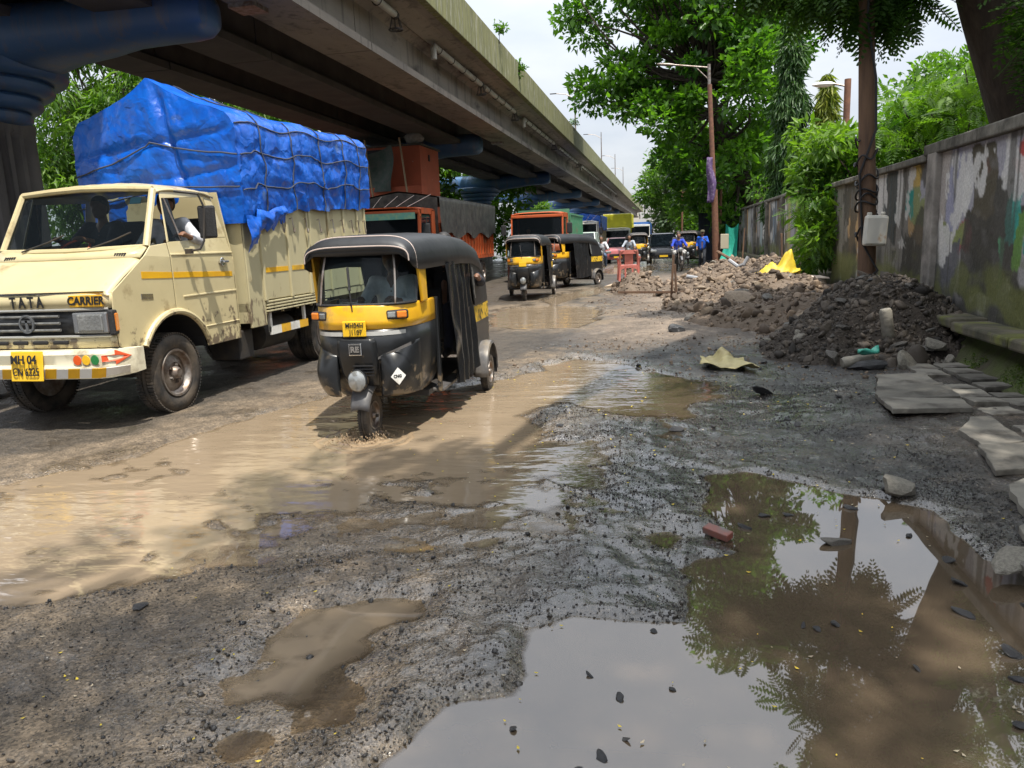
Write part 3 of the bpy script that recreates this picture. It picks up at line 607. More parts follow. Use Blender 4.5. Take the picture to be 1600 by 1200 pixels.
def person(label, loc, rotz, pose, shirt, trousers, vox=.016, cap_=None, group=None, helmet=None):
    P = POSES[pose]; t_ = thing('person', label, 'person', loc, rotz, group); V3 = Vector
    b = MB(); hd = V3(P['head']); nk = V3(P['neck'])
    capsule(b, nk-V3((0,0,.06)), nk+V3((0,-.005,.06)), .055, .05)
    capsule(b, hd+V3((0,.012,.035)), hd+V3((0,.0,-.02)), .088, .078, 14); capsule(b, hd+V3((0,-.03,-.055)), hd+V3((0,-.045,-.075)), .05, .038)
    capsule(b, hd+V3((0,-.083,.005)), hd+V3((0,-.102,-.028)), .011, .017)
    for s in (-1, 1):
        capsule(b, hd+V3((s*.082,.012,.012)), hd+V3((s*.085,.018,-.022)), .014, .011)
        capsule(b, hd+V3((s*.034,-.072,.03)), hd+V3((s*.036,-.068,.032)), .014, .014)
    capsule(b, hd+V3((-.02,-.082,-.052)), hd+V3((.02,-.082,-.052)), .010, .010)
    capsule(b, P['pelvis'], P['chest'], .115, .12); capsule(b, P['chest'], nk-V3((0,0,.08)), .12, .085)
    hands = []
    for i in (0, 1):
        sh, el, wr = V3(P['sh'][i]), V3(P['el'][i]), V3(P['wr'][i])
        capsule(b, V3(P['chest'])+V3((0,0,.1)), sh, .08, .062); capsule(b, sh, el, .05, .04); capsule(b, el, wr, .04, .027)
        d = (wr-el).normalized(); sd_ = d.cross(V3((0,0,1))); sd_ = sd_.normalized() if sd_.length > .1 else V3((1,0,0)); up_ = sd_.cross(d)
        capsule(b, wr, wr+d*.07, .027, .034)
        for k, ln in enumerate((.062,.072,.068,.05)):
            o_ = wr+d*.085+sd_*(k-1.5)*.019; capsule(b, o_, o_+d*ln*.5-up_*.012, .0095, .009, 6); capsule(b, o_+d*ln*.5-up_*.012, o_+d*ln*.75-up_*.04, .009, .008, 6)
        o_ = wr+d*.03; capsule(b, o_, o_+d*.04+sd_*(.05 if i else -.05)-up_*.015, .012, .009, 6)
        hp, kn, an = V3(P['hip'][i]), V3(P['kn'][i]), V3(P['an'][i])
        capsule(b, hp, kn, .078, .055); capsule(b, kn, an, .052, .034)
    fuse(b, 'body', skin_m, t_, vox)
    c = MB(); pv, ch = V3(P['pelvis']), V3(P['chest']); dn = (pv-ch).normalized()
    for s in (-1, 1): capsule(c, pv+dn*.03+V3((s*.05,0,0)), ch+V3((s*.06,0,0)), .118, .115)
    capsule(c, ch, nk-V3((0,0,.1)), .128, .088)
    for i in (0, 1):
        sh, el, wr = V3(P['sh'][i]), V3(P['el'][i]), V3(P['wr'][i])
        capsule(c, ch+V3((0,0,.09)), sh, .09, .073); capsule(c, sh, el, .066, .056); capsule(c, el, el.lerp(wr, .55), .056, .05)
    fuse(c, 'shirt', shirt, t_, .02)
    c = MB(); capsule(c, pv-V3((.04,0,.02)), pv+V3((.04,0,-.02)), .118, .118)
    for i in (0, 1):
        hp, kn, an = V3(P['hip'][i]), V3(P['kn'][i]), V3(P['an'][i]); capsule(c, hp, kn, .098, .074); capsule(c, kn, an, .072, .056)
    fuse(c, 'trousers', trousers, t_, .02)
    for i in (0, 1):
        an = V3(P['an'][i]); c = MB(); capsule(c, an+V3((0,.03,-.035)), an+V3((0,-.15,-.055)), .045, .038); fuse(c, 'shoe', black, t_, .015)
    c = MB(); 
    if helmet: capsule(c, hd+V3((0,.01,.03)), hd+V3((0,.02,.0)), .135, .135, 16); fuse(c, 'helmet', helmet, t_, .02)
    else:
        capsule(c, hd+V3((0,.025,.05)), hd+V3((0,.035,.005)), .093, .088, 14); fuse(c, 'hair', hair_m, t_, .014)
        if cap_:
            c = MB(); c.lathe([(.104,.06),(.102,.10),(.08,.145),(.02,.16)], 18, 'z', tuple(hd+V3((0,.01,0)))); c.box(tuple(hd+V3((0,-.13,.065))), (.14,.1,.012)); c.build('cap', cap_, t_, smooth=True)
    return t_

# ================================================================ wheels
def wheel(parent, x, y, r, w, side, z=None, rim=None, holes=True, nlug=5, tread=True, detail=24):
    """tyre with treads, and a dished disc; side = +1 outer face towards +x"""
    z = r if z is None else z; m_ = MB(); hw = w/2; n_ = detail
    prof = [(r*.60,-hw*.75),(r*.66,-hw*.95),(r*.80,-hw*1.04),(r*.93,-hw*.96),(r*.985,-hw*.75),(r*.985,-hw*.3),(r*.965,-hw*.27),(r*.965,-hw*.2),(r,-hw*.17),(r,hw*.17),(r*.965,hw*.2),(r*.965,hw*.27),(r*.985,hw*.3),(r*.985,hw*.75),(r*.93,hw*.96),(r*.80,hw*1.04),(r*.66,hw*.95),(r*.60,hw*.75)]
    m_.lathe(prof, n_*2, 'x', (0,0,0))
    if tread:
        k = n_*3
        for i in range(k):
            q = 2*math.pi*i/k
            for s in (-1, 1):
                m_.box((s*hw*.62, r*1.0*math.cos(q), r*1.0*math.sin(q)), (hw*.62, r*.05, r*.035), (q+math.pi/2, 0, s*.0))
    o = m_.build('wheel', tyre_m, parent, smooth=True); o.location = (x, y, z)
    m_ = MB(); s = side
    m_.lathe([(r*.61,s*hw*.8),(r*.60,s*hw*.98),(r*.55,s*hw*.95),(r*.52,s*hw*.5),(r*.47,s*hw*.35),(r*.30,s*hw*.62),(r*.27,s*hw*.66),(r*.27,s*hw*.5),(r*.17,s*hw*.5),(r*.15,s*hw*.95),(r*.10,s*hw*1.15),(.001,s*hw*1.16)], n_, 'x')
    m_.lathe([(r*.61,-s*hw*.6),(.001,-s*hw*.2)], n_, 'x')
    for i in range(nlug):
        q = 2*math.pi*i/nlug; m_.box((s*hw*.62, r*.21*math.cos(q), r*.21*math.sin(q)), (hw*.4, r*.06, r*.06), (q,0,0))
    m_.build('rim', rim or steel, o, smooth=True)
    return o

# ================================================================ cream truck
cream = mat('cream_paint', (.60,.515,.30), .36, c2=(.55,.47,.27), scale=3, dirt=(.30,.22,.11), dscale=2.6, damt=.15, coat=.25, mud=(.55,1.15))
cream_b = mat('cream_body', (.50,.445,.27), .5, c2=(.46,.41,.25), scale=2.5, stretch=(1,1,.4), dirt=(.27,.18,.09), dscale=3, damt=.0, bump=.06, bscale=8, mud=(.5,1.1))
blue_t = mat('blue_tarpaulin', (.003,.115,.58), .36, c2=(.003,.08,.46), scale=5, dirt=(.08,.15,.34), dscale=2.5, damt=.0, spec=.5, crinkle=.36)
T = thing('truck', 'cream cargo truck with yellow side stripe and high blue tarpaulin load', 'truck', (-5.68, 6.72, .02)); T.scale.x = .93
def sxw(z): return .93 - .155*max(0, (z-1.55)/.7)**1.15
def side_panel(name, poly, s, m_, off=0, th=.012, parent=T):
    # subdivide tall outlines so that the panel follows the tumblehome
    q = []
    for i in range(len(poly)):
        (a, b), (c, d) = poly[i], poly[(i+1) % len(poly)]; k = max(1, int(abs(d-b)/.12))
        for j in range(k): q.append((a+(c-a)*j/k, b+(d-b)*j/k))
    return MB().prism(q, 0, th, lambda u, v, t_: (s*(sxw(v)+off-t_), u, v)).build(name, m_, parent, bevel=.006)
arc = [(0+.57*math.cos(R(q)), .45+.57*math.sin(R(q))) for q in range(154, 24, -8)]
for s in (-1, 1):
    left = [p_ for p_ in arc if p_[0] <= .062]; right = [p_ for p_ in arc if p_[0] > .075]
    side_panel('fender', [(-.80,.78),(-.83,1.10),(-.81,1.27),(-.32,1.575),(-.20,1.665),(.06,1.69)] + [(.06,1.016)] + left[::-1] + [(-.62,.72)], s, cream)
    d_ = side_panel('door', [(.072,1.016),(.072,1.69),(.09,1.70),(.97,1.735),(1.13,1.74),(1.18,1.45),(1.18,.60),(.535,.60)] + right[::-1], s, cream)
    side_panel('window_frame', [(.072,1.693),(.10,1.705),(.19,2.13),(.93,2.175),(.955,1.738),(1.13,1.742),(1.05,2.235),(.20,2.235)], s, cream, off=.003, parent=d_)
    side_panel('quarter_bar', [(.30,1.71),(.325,1.71),(.245,2.14),(.22,2.14)], s, steel, off=.003, parent=d_)
    side_panel('window_pane', [(.10,1.70),(.19,2.15),(.30,2.15),(.32,1.70)], s, glass_m, off=-.004, th=.004, parent=d_)
    for z_, h_ in ((1.14,.022),(1.565,.022),(.80,.016)): 
        side_panel('crease', [(.53 if z_ < .9 else .075 if z_ > 1.2 else .20,z_),(1.175,z_),(1.175,z_+h_),(.53 if z_ < .9 else .075 if z_ > 1.2 else .20,z_+h_)], s, cream, off=.009, th=.02, parent=d_)
    side_panel('stripe', [(.08,1.345),(1.13,1.31),(1.13,1.365),(.08,1.405)], s, yellow, off=.004, th=.003, parent=d_)
    side_panel('stripe', [(-.40,1.365),(.055,1.346),(.055,1.405),(-.40,1.43)], s, yellow, off=.004, th=.003)
    MB().box((s*.945,.96,1.475), (.03,.15,.03)).box((s*.965,.99,1.475), (.02,.09,.022)).lathe([(.05,s*.94),(.045,s*.947),(.001,s*.943)], 14, 'x', (0,.955,1.475)).build('handle', chrome, d_, bevel=.006)
    MB().tube([(s*.955, y_, z_) for y_, z_ in [(0+.57*math.cos(R(q)), .45+.57*math.sin(R(q))) for q in range(150, 14, -8)]], .032, 8).build('arch_lip', cream, T, smooth=True)
    # A pillar
    MB().tube([(s*.87,-.20,1.66),(s*.80,.085,2.21)], .036, 8).build('pillar', cream, T, smooth=True)
    MB().box((s*.99, .30, 1.60), (.07,.05,.05)).tube([(s*.97,.30,1.60),(s*1.10,.34,1.62),(s*1.13,.38,1.70),(s*1.13,.44,2.04),(s*1.10,.40,2.17),(s*.9,.28,2.20)], .013, 6).build('mirror_arm', chassis, T, smooth=True)
    MB().box((s*1.14,.46,1.89), (.19,.045,.33), (0,0,s*.25)).build('mirror', black, T, bevel=.03)
side_panel('badge', [(-.44,1.175),(-.27,1.165),(-.27,1.215),(-.44,1.225)], 1, chrome, off=.005, th=.004)
# mudguard well, floor, back, roof
MB().prism([(-.62,.72)]+[(1.02*y_, .45+1.02*(z_-.45)) for y_, z_ in arc]+[(.54,.60),(.54,1.08),(-.62,1.08)], -.90, .90, lambda u, v, t_: (t_, u, v)).build('wheel_well', dark, T)
MB().box((0,.86,.95), (1.78,.62,.65)).box((0,.1,1.12), (1.78,1.2,.12)).build('floor', dark, T)
def roof_f(u, v):
    x = (u*2-1); y = .085+v*.99; hx = .80+.02*v; ed = abs(x)**5
    z = 2.22 + .085*(1-abs(x)**3.2) - .05*abs(v*2-1)**4 + .004*math.sin(u*60)*(1-ed)
    return (x*hx, y, z)
MB().grid(roof_f, 40, 18).build('roof', cream, T, smooth=True, solid=.02)
MB().prism([(-.93,.60),(.93,.60),(.93,1.5),(.80,2.24),(-.80,2.24),(-.93,1.5)], 1.165, 1.19, lambda u, v, t_: (u, t_, v)).build('cab_back', cream, T)
MB().tube([(-.80,.085,2.215),(-.4,.05,2.235),(0,.04,2.245),(.4,.05,2.235),(.80,.085,2.215)], .032, 8).tube([(-.87,-.20,1.655),(-.4,-.26,1.645),(0,-.275,1.64),(.4,-.26,1.645),(.87,-.20,1.655)], .03, 8).build('windscreen_surround', cream, T, smooth=True)
MB().grid(lambda u, v: ((u*2-1)*(.865-.075*v), -.245+.05*(u*2-1)**2+.29*v, 1.655+.57*v), 12, 6).build('windscreen', glass('truck_windscreen', (.62,.70,.70), .10), T, smooth='all')
# cowl, bonnet, nose
MB().grid(lambda u, v: ((u*2-1)*.90, -.345+.11*v-.02*(1-(u*2-1)**2), 1.56+.09*v), 8, 2).build('cowl', cream, T, smooth=True, solid=.02)
for s in (-1, 1):
    m_ = MB()
    for i in range(5): m_.box((s*.66+(i-2)*.028, -.335, 1.585), (.017,.012,.055), (R(-35),0,0))
    m_.build('cowl_vent', dark, T)
def hood_f(u, v):
    x = u*2-1; e_ = max(0, abs(x)-.86)/.14
    return (x*(.905-.02*v*(1-v)), -.835-.035*(1-x*x)*(1-v)+v*.50, 1.265+v*.30+.02*math.sin(math.pi*v)-.035*e_**2)
MB().grid(hood_f, 40, 12).build('bonnet', cream, T, smooth=True, solid=.015)
MB().tube([(x_/10*.86, -.868+.035*(x_/10)**2, 1.272) for x_ in range(-10, 11)], .012, 6).build('bonnet_trim', chrome, T, smooth=True)
def nose(z0, z1, name, m_=cream, dy=0, hw=.92):
    return MB().grid(lambda u, v: ((u*2-1)*hw, -.862+.05*(u*2-1)**4+dy, z0+(z1-z0)*v), 24, 2).build(name, m_, T, smooth=True, solid=.02)
nose(1.13, 1.262, 'nose_panel'); low = nose(.78, .885, 'lower_panel', dy=.0)
nose(.87, 1.14, 'grille_recess', mat('grille_black', (.03,.033,.037), .4, c2=(.07,.07,.07), scale=12), dy=.04)
g_ = MB()
for z_ in (.885, 1.125): g_.tube([(x_/10*.88, -.875+.05*(x_/10)**4, z_) for x_ in range(-10, 11)], .014, 6)
g_.build('grille_surround', mat('grille_trim', (.45,.45,.43), .4, .5), T, smooth=True)
grm = mat('grille_bar', (.10,.105,.11), .4, c2=(.2,.2,.19), scale=20)
for k in range(3): MB().tube([(x_/10*.36, -.872, .945+k*.062) for x_ in range(-10, 11)], .014, 6).build('grille_bar', grm, T)
MB().lathe([(.085,-.895),(.085,-.875),(.068,-.88),(.068,-.895),(.085,-.895)], 24, 'y', (0,0,1.005)).box((0,-.886,1.03), (.11,.014,.022)).box((0,-.886,.99), (.026,.014,.10)).build('emblem', mat('emblem', (.2,.21,.22), .35, .6), T, smooth=True)
for s in (-1, 1):
    MB().box((s*.70,-.855,1.005), (.38,.05,.19)).build('headlight_frame', chrome if False else mat('lamp_frame', (.28,.29,.3), .35, .6), T, bevel=.015)
    MB().box((s*.71,-.880,1.005), (.28,.03,.155)).build('headlight', lamp_m, T, bevel=.02)
    MB().box((s*.905,-.80,1.005), (.065,.145,.18), (0,0,s*.35)).build('indicator', amber, T, bevel=.02)
    MB().box((s*.905,-.797,1.005), (.055,.185,.225), (0,0,s*.35)).build('indicator_frame', black, T, bevel=.015)
for x_ in (-.38,-.15,.08,.31): MB().box((x_+.035, -.875, .832), (.17,.03,.035)).build('air_slot', dark, T, bevel=.012)
put_text('tata', ink, T, (.03,-.886,1.195), scale=(.72,.9,1)); 
MB().box((.68,-.868,1.20), (.37,.012,.105)).build('sign_patch', yellow, T, bevel=.005); put_text('carrier', ink, T, (.68,-.877,1.20), scale=(.82,.8,1))
# bumper
bump_m = mat('bumper_paint', (.66,.62,.47), .45, dirt=(.3,.25,.17), damt=.45, dscale=4)
def bump_pt(x_): return -1.0+.06*abs(x_)**2+(.22*max(0, (abs(x_)-.78)/.22)**2)
rings = []
for i in range(33):
    x_ = -1.0+i/16; yb = bump_pt(x_); k_ = 1-.12*max(0, (abs(x_)-.9)/.1)
    zc = .645; rings.append([(x_, yb+a_, zc+b_*k_) for a_, b_ in ((.14,-.12),(.01,-.13),(-.01,-.03),(.01,.0),(-.0,.09),(.03,.125),(.14,.125))])
bu = MB().loft(rings).build('bumper', bump_m, T, smooth=True)
for i in range(16):
    xa, xb = -.98+i*.1225, -.98+(i+1)*.1225
    if i % 2 == 0: 
        MB().grid(lambda u, v: (xa+(xb-xa)*u+.02*(v-.5)*2, bump_pt(xa+(xb-xa)*u)+.003-.0245*v+.0, .522+v*.09), 4, 1).build('warning_stripe', yellow, bu, solid=.006)
    else:
        MB().grid(lambda u, v: (xa+(xb-xa)*u+.02*(v-.5)*2, bump_pt(xa+(xb-xa)*u)+.003-.0245*v+.0, .522+v*.09), 4, 1).build('warning_stripe', whitep, bu, solid=.006)
for x_, c_ in ((.60,(.75,.10,.01)),(.69,(.85,.50,.02)),(.78,(.02,.20,.05))):
    MB().lathe([(.045,-.012),(.043,-.016),(.001,-.017)], 18, 'y', (x_, bump_pt(x_)+.008, .685)).build('painted_dot', mat('dot', c_, .5), bu)
red_p = mat('red_arrow', (.72,.10,.03), .5)
MB().prism([(.84,.665),(.92,.665),(.92,.63),(.99,.695),(.92,.76),(.92,.72),(.84,.72)], -.02, -.004, lambda u, v, t_: (u, bump_pt(u)+t_+.008, v)).build('painted_arrow', red_p, bu)
pl = MB().box((.07,-1.022,.64), (.36,.012,.27), (R(-8),0,0)).build('number_plate', plate_y, T, bevel=.012)
put_text('p1', ink, pl, (.06,-1.046,.70), (R(82),0,0)); put_text('p2', ink, pl, (.07,-1.048,.59), (R(82),0,0), (.80,1,1))
# cabin furniture
MB().box((0,-.08,1.60), (1.7,.30,.10), (R(-8),0,0)).build('dashboard', mat('grey_dash', (.16,.17,.18), .6), T, bevel=.03)
MB().grid(lambda u, v: (.58+.22*u, -.09+.12*v, 1.665+.045*math.sin(u*7)*math.cos(v*5+u*9)), 12, 8).build('cloth_rag', cloth('rag', (.5,.45,.35)), T, smooth='all', solid=.012)
MB().box((.42,.80,1.35), (.62,.45,.14)).box((.42,1.05,1.66), (.62,.12,.6)).build('seat', dark, T, bevel=.04)
MB().box((-.42,.80,1.35), (.62,.45,.14)).box((-.42,1.05,1.66), (.62,.12,.6)).build('seat', dark, T, bevel=.04)
MB().lathe([(.185,-.012),(.205,0),(.185,.012),(.17,0),(.185,-.012)], 26, 'z').tube([(-.18,0,0),(.18,0,0)], .012, 6).tube([(0,0,0),(0,.03,-.3)], .025, 6).build('steering_wheel', red_p, T, smooth=True)
sw_ = [o for o in T.children if o.name.startswith('steering_wheel')][0]; sw_.location = (-.40,.22,1.66); sw_.rotation_euler = (R(35),0,0)
MB().box((.62,.04,2.11), (.13,.006,.07), (R(-28),0,0)).build('sticker', mat('blue_sticker', (.25,.62,.75), .5), T)
for x_, a_ in ((-.55,.9),(.25,.9)): MB().tube([(x_,-.285,1.655),(x_+.30,-.235,1.74),(x_+.46,-.20,1.80)], .008, 5).build('wiper', chassis, T)
# wheels and chassis
for s in (-1, 1):
    wheel(T, s*.80, 0, .40, .21, s); wheel(T, s*.82, 3.38, .40, .21, s); wheel(T, s*.58, 3.38, .40, .2, s, tread=False)
    MB().box((s*.38, 2.2, .62), (.09,5.8,.18)).build('chassis_rail', chassis, T)
    MB().prism([(3.38+.5*math.cos(R(q)), .42+.5*math.sin(R(q))) for q in range(150, 20, -10)]+[(3.38+.52*math.cos(R(q)), .42+.52*math.sin(R(q))) for q in range(20, 151, 10)], s*.68, s*.96, lambda u, v, t_: (t_, u, v)).build('mudguard', chassis, T)
MB().tube([(-.8,0,.4),(.8,0,.4)], .05, 8).build('axle', chassis, T)
MB().tube([(-.8,3.38,.4),(.8,3.38,.4)], .07, 8).lathe([(.02,-.2),(.16,-.1),(.16,.1),(.02,.2)], 14, 'y', (0,3.38,.4)).build('axle', chassis, T)
MB().box((.68,1.35,.50), (.42,.30,.34)).build('battery_box', chassis, T, bevel=.02)
MB().lathe([(.001,-.42),(.2,-.4),(.2,.4),(.001,.42)], 18, 'y', (.66,2.25,.55)).build('fuel_tank', chassis, T, smooth=True)
# cargo body
BW = 1.03
MB().box((0,3.10,.93), (2*BW-.02,3.64,.10)).build('load_floor', cream_b, T)
MB().box((0,1.30,1.5), (2*BW-.03,.04,1.5)).build('headboard', cream_b, T)
MB().box((0,4.91,1.5), (2*BW-.03,.04,1.5)).build('tailboard', cream_b, T)
ribs = [1.32,1.66,2.30,2.34,2.86,2.94,3.55,4.05,4.12,4.60,4.95,5.24]
for s in (-1, 1):
    for a_, b_ in ((1.30,1.645),(1.665,2.31),(2.33,2.91),(2.93,3.54),(3.56,4.08),(4.10,4.6),(4.62,4.92)):
        zb = .69 if b_ < 1.7 else .99
        MB().box((s*(BW-.02), (a_+b_)/2, (zb+2.25)/2), (.035, b_-a_, 2.25-zb)).build('side_panel', cream_b, T, bevel=.008)
    for y_ in (1.655,2.32,2.88,2.96,3.55,4.09,4.61,4.91):
        MB().box((s*(BW+.005), y_, 1.62), (.04,.055,1.28)).build('rib', cream_b, T, bevel=.01)
    for a_, b_ in ((1.67,2.28),(2.36,2.85),(2.99,3.5),(3.6,4.04)):
        MB().box((s*(BW+.0), (a_+b_)/2, 1.345), (.006, b_-a_, .058)).build('stripe', yellow, T)
    for k in range(4): MB().box((s*(BW-.01), 2.48, .855+k*.037), (.05,1.66,.02)).build('slat', cream_b, T, bevel=.004)
    for y_ in (1.68,2.1,2.5,2.9,3.28): MB().box((s*(BW-.04), y_, .90), (.03,.03,.17)).build('slat_post', cream_b, T)
    for y_ in (1.70,2.13,2.40,2.78,3.18,3.62,3.95,4.3,4.55,4.8): 
        MB().tube([(s*(BW+.02),y_,1.96),(s*(BW+.055),y_,1.98),(s*(BW+.06),y_+.02,1.80),(s*(BW+.05),y_+.05,1.79),(s*(BW+.05),y_+.07,1.84)], .009, 6).build('rope_hook', steel, T)
    for y_ in (1.80,2.70): MB().box((s*(BW-.06), y_, .72), (.035,.045,.26)).build('step_hanger', whitep, T)
    for k in range(4): MB().box((s*(BW-.05), 1.78+k*.245+.12, .605), (.035,.245,.10)).build('step_bar', whitep if k % 2 == 0 else yellow, T)
MB().box((0,4.98,.62), (1.9,.06,.12)).build('rear_bar', whitep, T)
# blue tarpaulin with folds, and its ropes
TP = tag(bpy.data.objects.new('tarpaulin', None), 'bright blue tarpaulin roped over the tall load of the cream truck', 'tarpaulin'); col.objects.link(TP); TP.location = T.location; TP.scale.x = .93
def ridge_z(y): return 3.52 - .03*(y-1.3)
def wr_(y, s): 
    a_ = np.array(y*1.0); b_ = np.array(s*1.0)
    drape = .25-float(np.abs(fbm(a_*3.1+b_*1.0, b_*.55, 3, 81)))
    return .07*drape + .025*float(fbm(a_*2.2, b_*2.2, 4, 83)) + .06*(.2-abs(float(fbm(a_*3.4+b_*3.0, b_*1.6-a_*.6, 4, 85))))
def tarp_pt(y, s, off=0):
    """s: 0 near lower edge .. 1 near top edge .. 2 ridge .. 3 far top edge .. 4 far lower edge"""
    sg = 1 if s <= 2 else -1; q = s if s <= 2 else 4-s
    zb = 1.97+.055*(y-1.2)+.09*float(fbm(np.array(y*2.3), np.array(3.+sg), 3, 87)) - (.10 if y < 1.5 else 0)
    zt = 3.10+.035*(y-1.3)
    if q <= 1:
        x = 1.09+.03*math.sin(math.pi*q); z = zb+(zt-zb)*q
        belt = .05*sum(math.exp(-((z-zz_)/.05)**2) for zz_ in (2.33, 2.72, 3.0))
        d = wr_(y+sg*7, q*1.2)*min(1, .4+1.2*(1-q)) - belt*.3; x += d + off
        if q > .86: x -= .10*((q-.86)/.14)**2
    else:
        f = q-1; x = 1.0*(1-f); z = zt + (ridge_z(y)-zt)*f**.85 - .06*math.sin(math.pi*f) + .5*wr_(y+3*sg, 1.2+f) + off
        z += .03*math.sin(y*4.6)*(1-f)
    return Vector((sg*x, y, z))
NS, NYt = 88, 130
MB().grid(lambda u, v: tarp_pt(1.22+v*3.82, u*4), NS, NYt).build('cover', blue_t, TP, smooth='all', fix=False)
def front_pt(u, v, off=0):
    # u across (0 far .. 1 near), v up from the cab roof to the edge
    x = u*2-1; zt = tarp_pt(1.22, 2-x if x >= 0 else 2-x)[2] if abs(x) < .999 else 3.08
    top = tarp_pt(1.22, 2-x); pe = tarp_pt(1.22, v if x >= 0 else 4-v); zb = tarp_pt(1.22, 0 if x >= 0 else 4).z
    z = zb+(top.z-zb)*v; xx = abs(x)*pe.x
    d = .05*(.2-abs(float(fbm(np.array(x*2.6+.8*v), np.array(v*1.1), 3, 91)))) + .03*float(fbm(np.array(x*4.), np.array(v*4.), 4, 93)) - .12*math.exp(-((x-.12-.3*(1-v))/.05)**2)*.4
    belt = .03*(math.exp(-((z-2.40-.12*x)/.04)**2)+math.exp(-((z-2.80-.12*x)/.04)**2))
    e_ = max(abs(x)**6, v**10)
    return Vector((xx, 1.22+(-d*1.2+belt-.07*math.sin(math.pi*u)*(1-.3*v))*(1-e_)-off, z))
MB().grid(lambda u, v: front_pt(u, v), 70, 44).build('front_flap', blue_t, TP, smooth='all', fix=False)
def loose(u, v):    # gathered corner bunched at the foot of the near side
    p_ = tarp_pt(1.24+u*.95, .02); q_ = float(fbm(np.array(u*7.), np.array(v*3.), 3, 97))
    return (p_.x+.03+.09*math.sin(v*3.1)*(.6+q_*.6)-.03*v, p_.y, p_.z+.06-v*(.20+.18*math.exp(-u*4)+.10*q_))
MB().grid(loose, 36, 12).build('loose_hem', blue_t, TP, smooth='all', fix=False)
for y in (1.75,2.5,3.35,4.1,4.65): MB().tube([tarp_pt(y+.02*math.sin(k), k*4/60, .012) for k in range(0, 61)], .009, 5).build('rope', rope_m, TP)
for s in (.30,.62,.90): MB().tube([tarp_pt(1.24+k*3.76/60, s+.03*math.sin(k*.3), .012) for k in range(61)], .009, 5).build('rope', rope_m, TP)
for z0 in (.28,.57): MB().tube([front_pt(k/40, z0+.10*(k/40-.5), .02) for k in range(41)], .010, 5).build('rope', rope_m, TP)
person('driver in dark shirt gripping the red steering wheel of the cream truck', (-5.68-.38, 6.72+.62, 1.32), 0, 'drive', cloth('dark_shirt', (.03,.035,.05)), cloth('dk_trousers', (.03,.03,.035)))
person('passenger in white shirt leaning an arm out of the cream truck cab', (-5.68+.43, 6.72+.62, 1.32), 0, 'armout', cloth('white_shirt', (.55,.56,.6)), cloth('grey_trousers', (.08,.08,.09)))

# ================================================================ auto rickshaws
a_black = mat('rickshaw_black', (.009,.010,.012), .34, c2=(.014,.015,.016), scale=4, dirt=(.06,.052,.042), dscale=5, damt=.12, mud=(.25,.75), coat=.08)
hood_m = mat('vinyl_hood', (.011,.012,.015), .46, c2=(.022,.023,.026), scale=3, bump=.18, bscale=7)
curt_m = mat('vinyl_curtain', (.012,.013,.015), .25, spec=.6, bump=.1, bscale=6)
a_glass = glass('rickshaw_glass', (.60,.72,.72), .07)
fend_m = mat('grey_fender', (.07,.07,.075), .4, c2=(.16,.15,.14), scale=7, mix=.35, dirt=(.2,.17,.13), damt=.3)
piping = mat('pale_piping', (.55,.45,.40), .6)
def outline(hw, yf, yb=.62, n_=20, e=3.2):
    pts = []
    for i in range(n_+1):
        q = math.pi*i/n_; c_, s_ = math.cos(q), math.sin(q)
        pts.append((-hw*math.copysign(abs(c_)**(2/e), c_), yb-(yb-yf)*abs(s_)**(2/e)))
    return pts
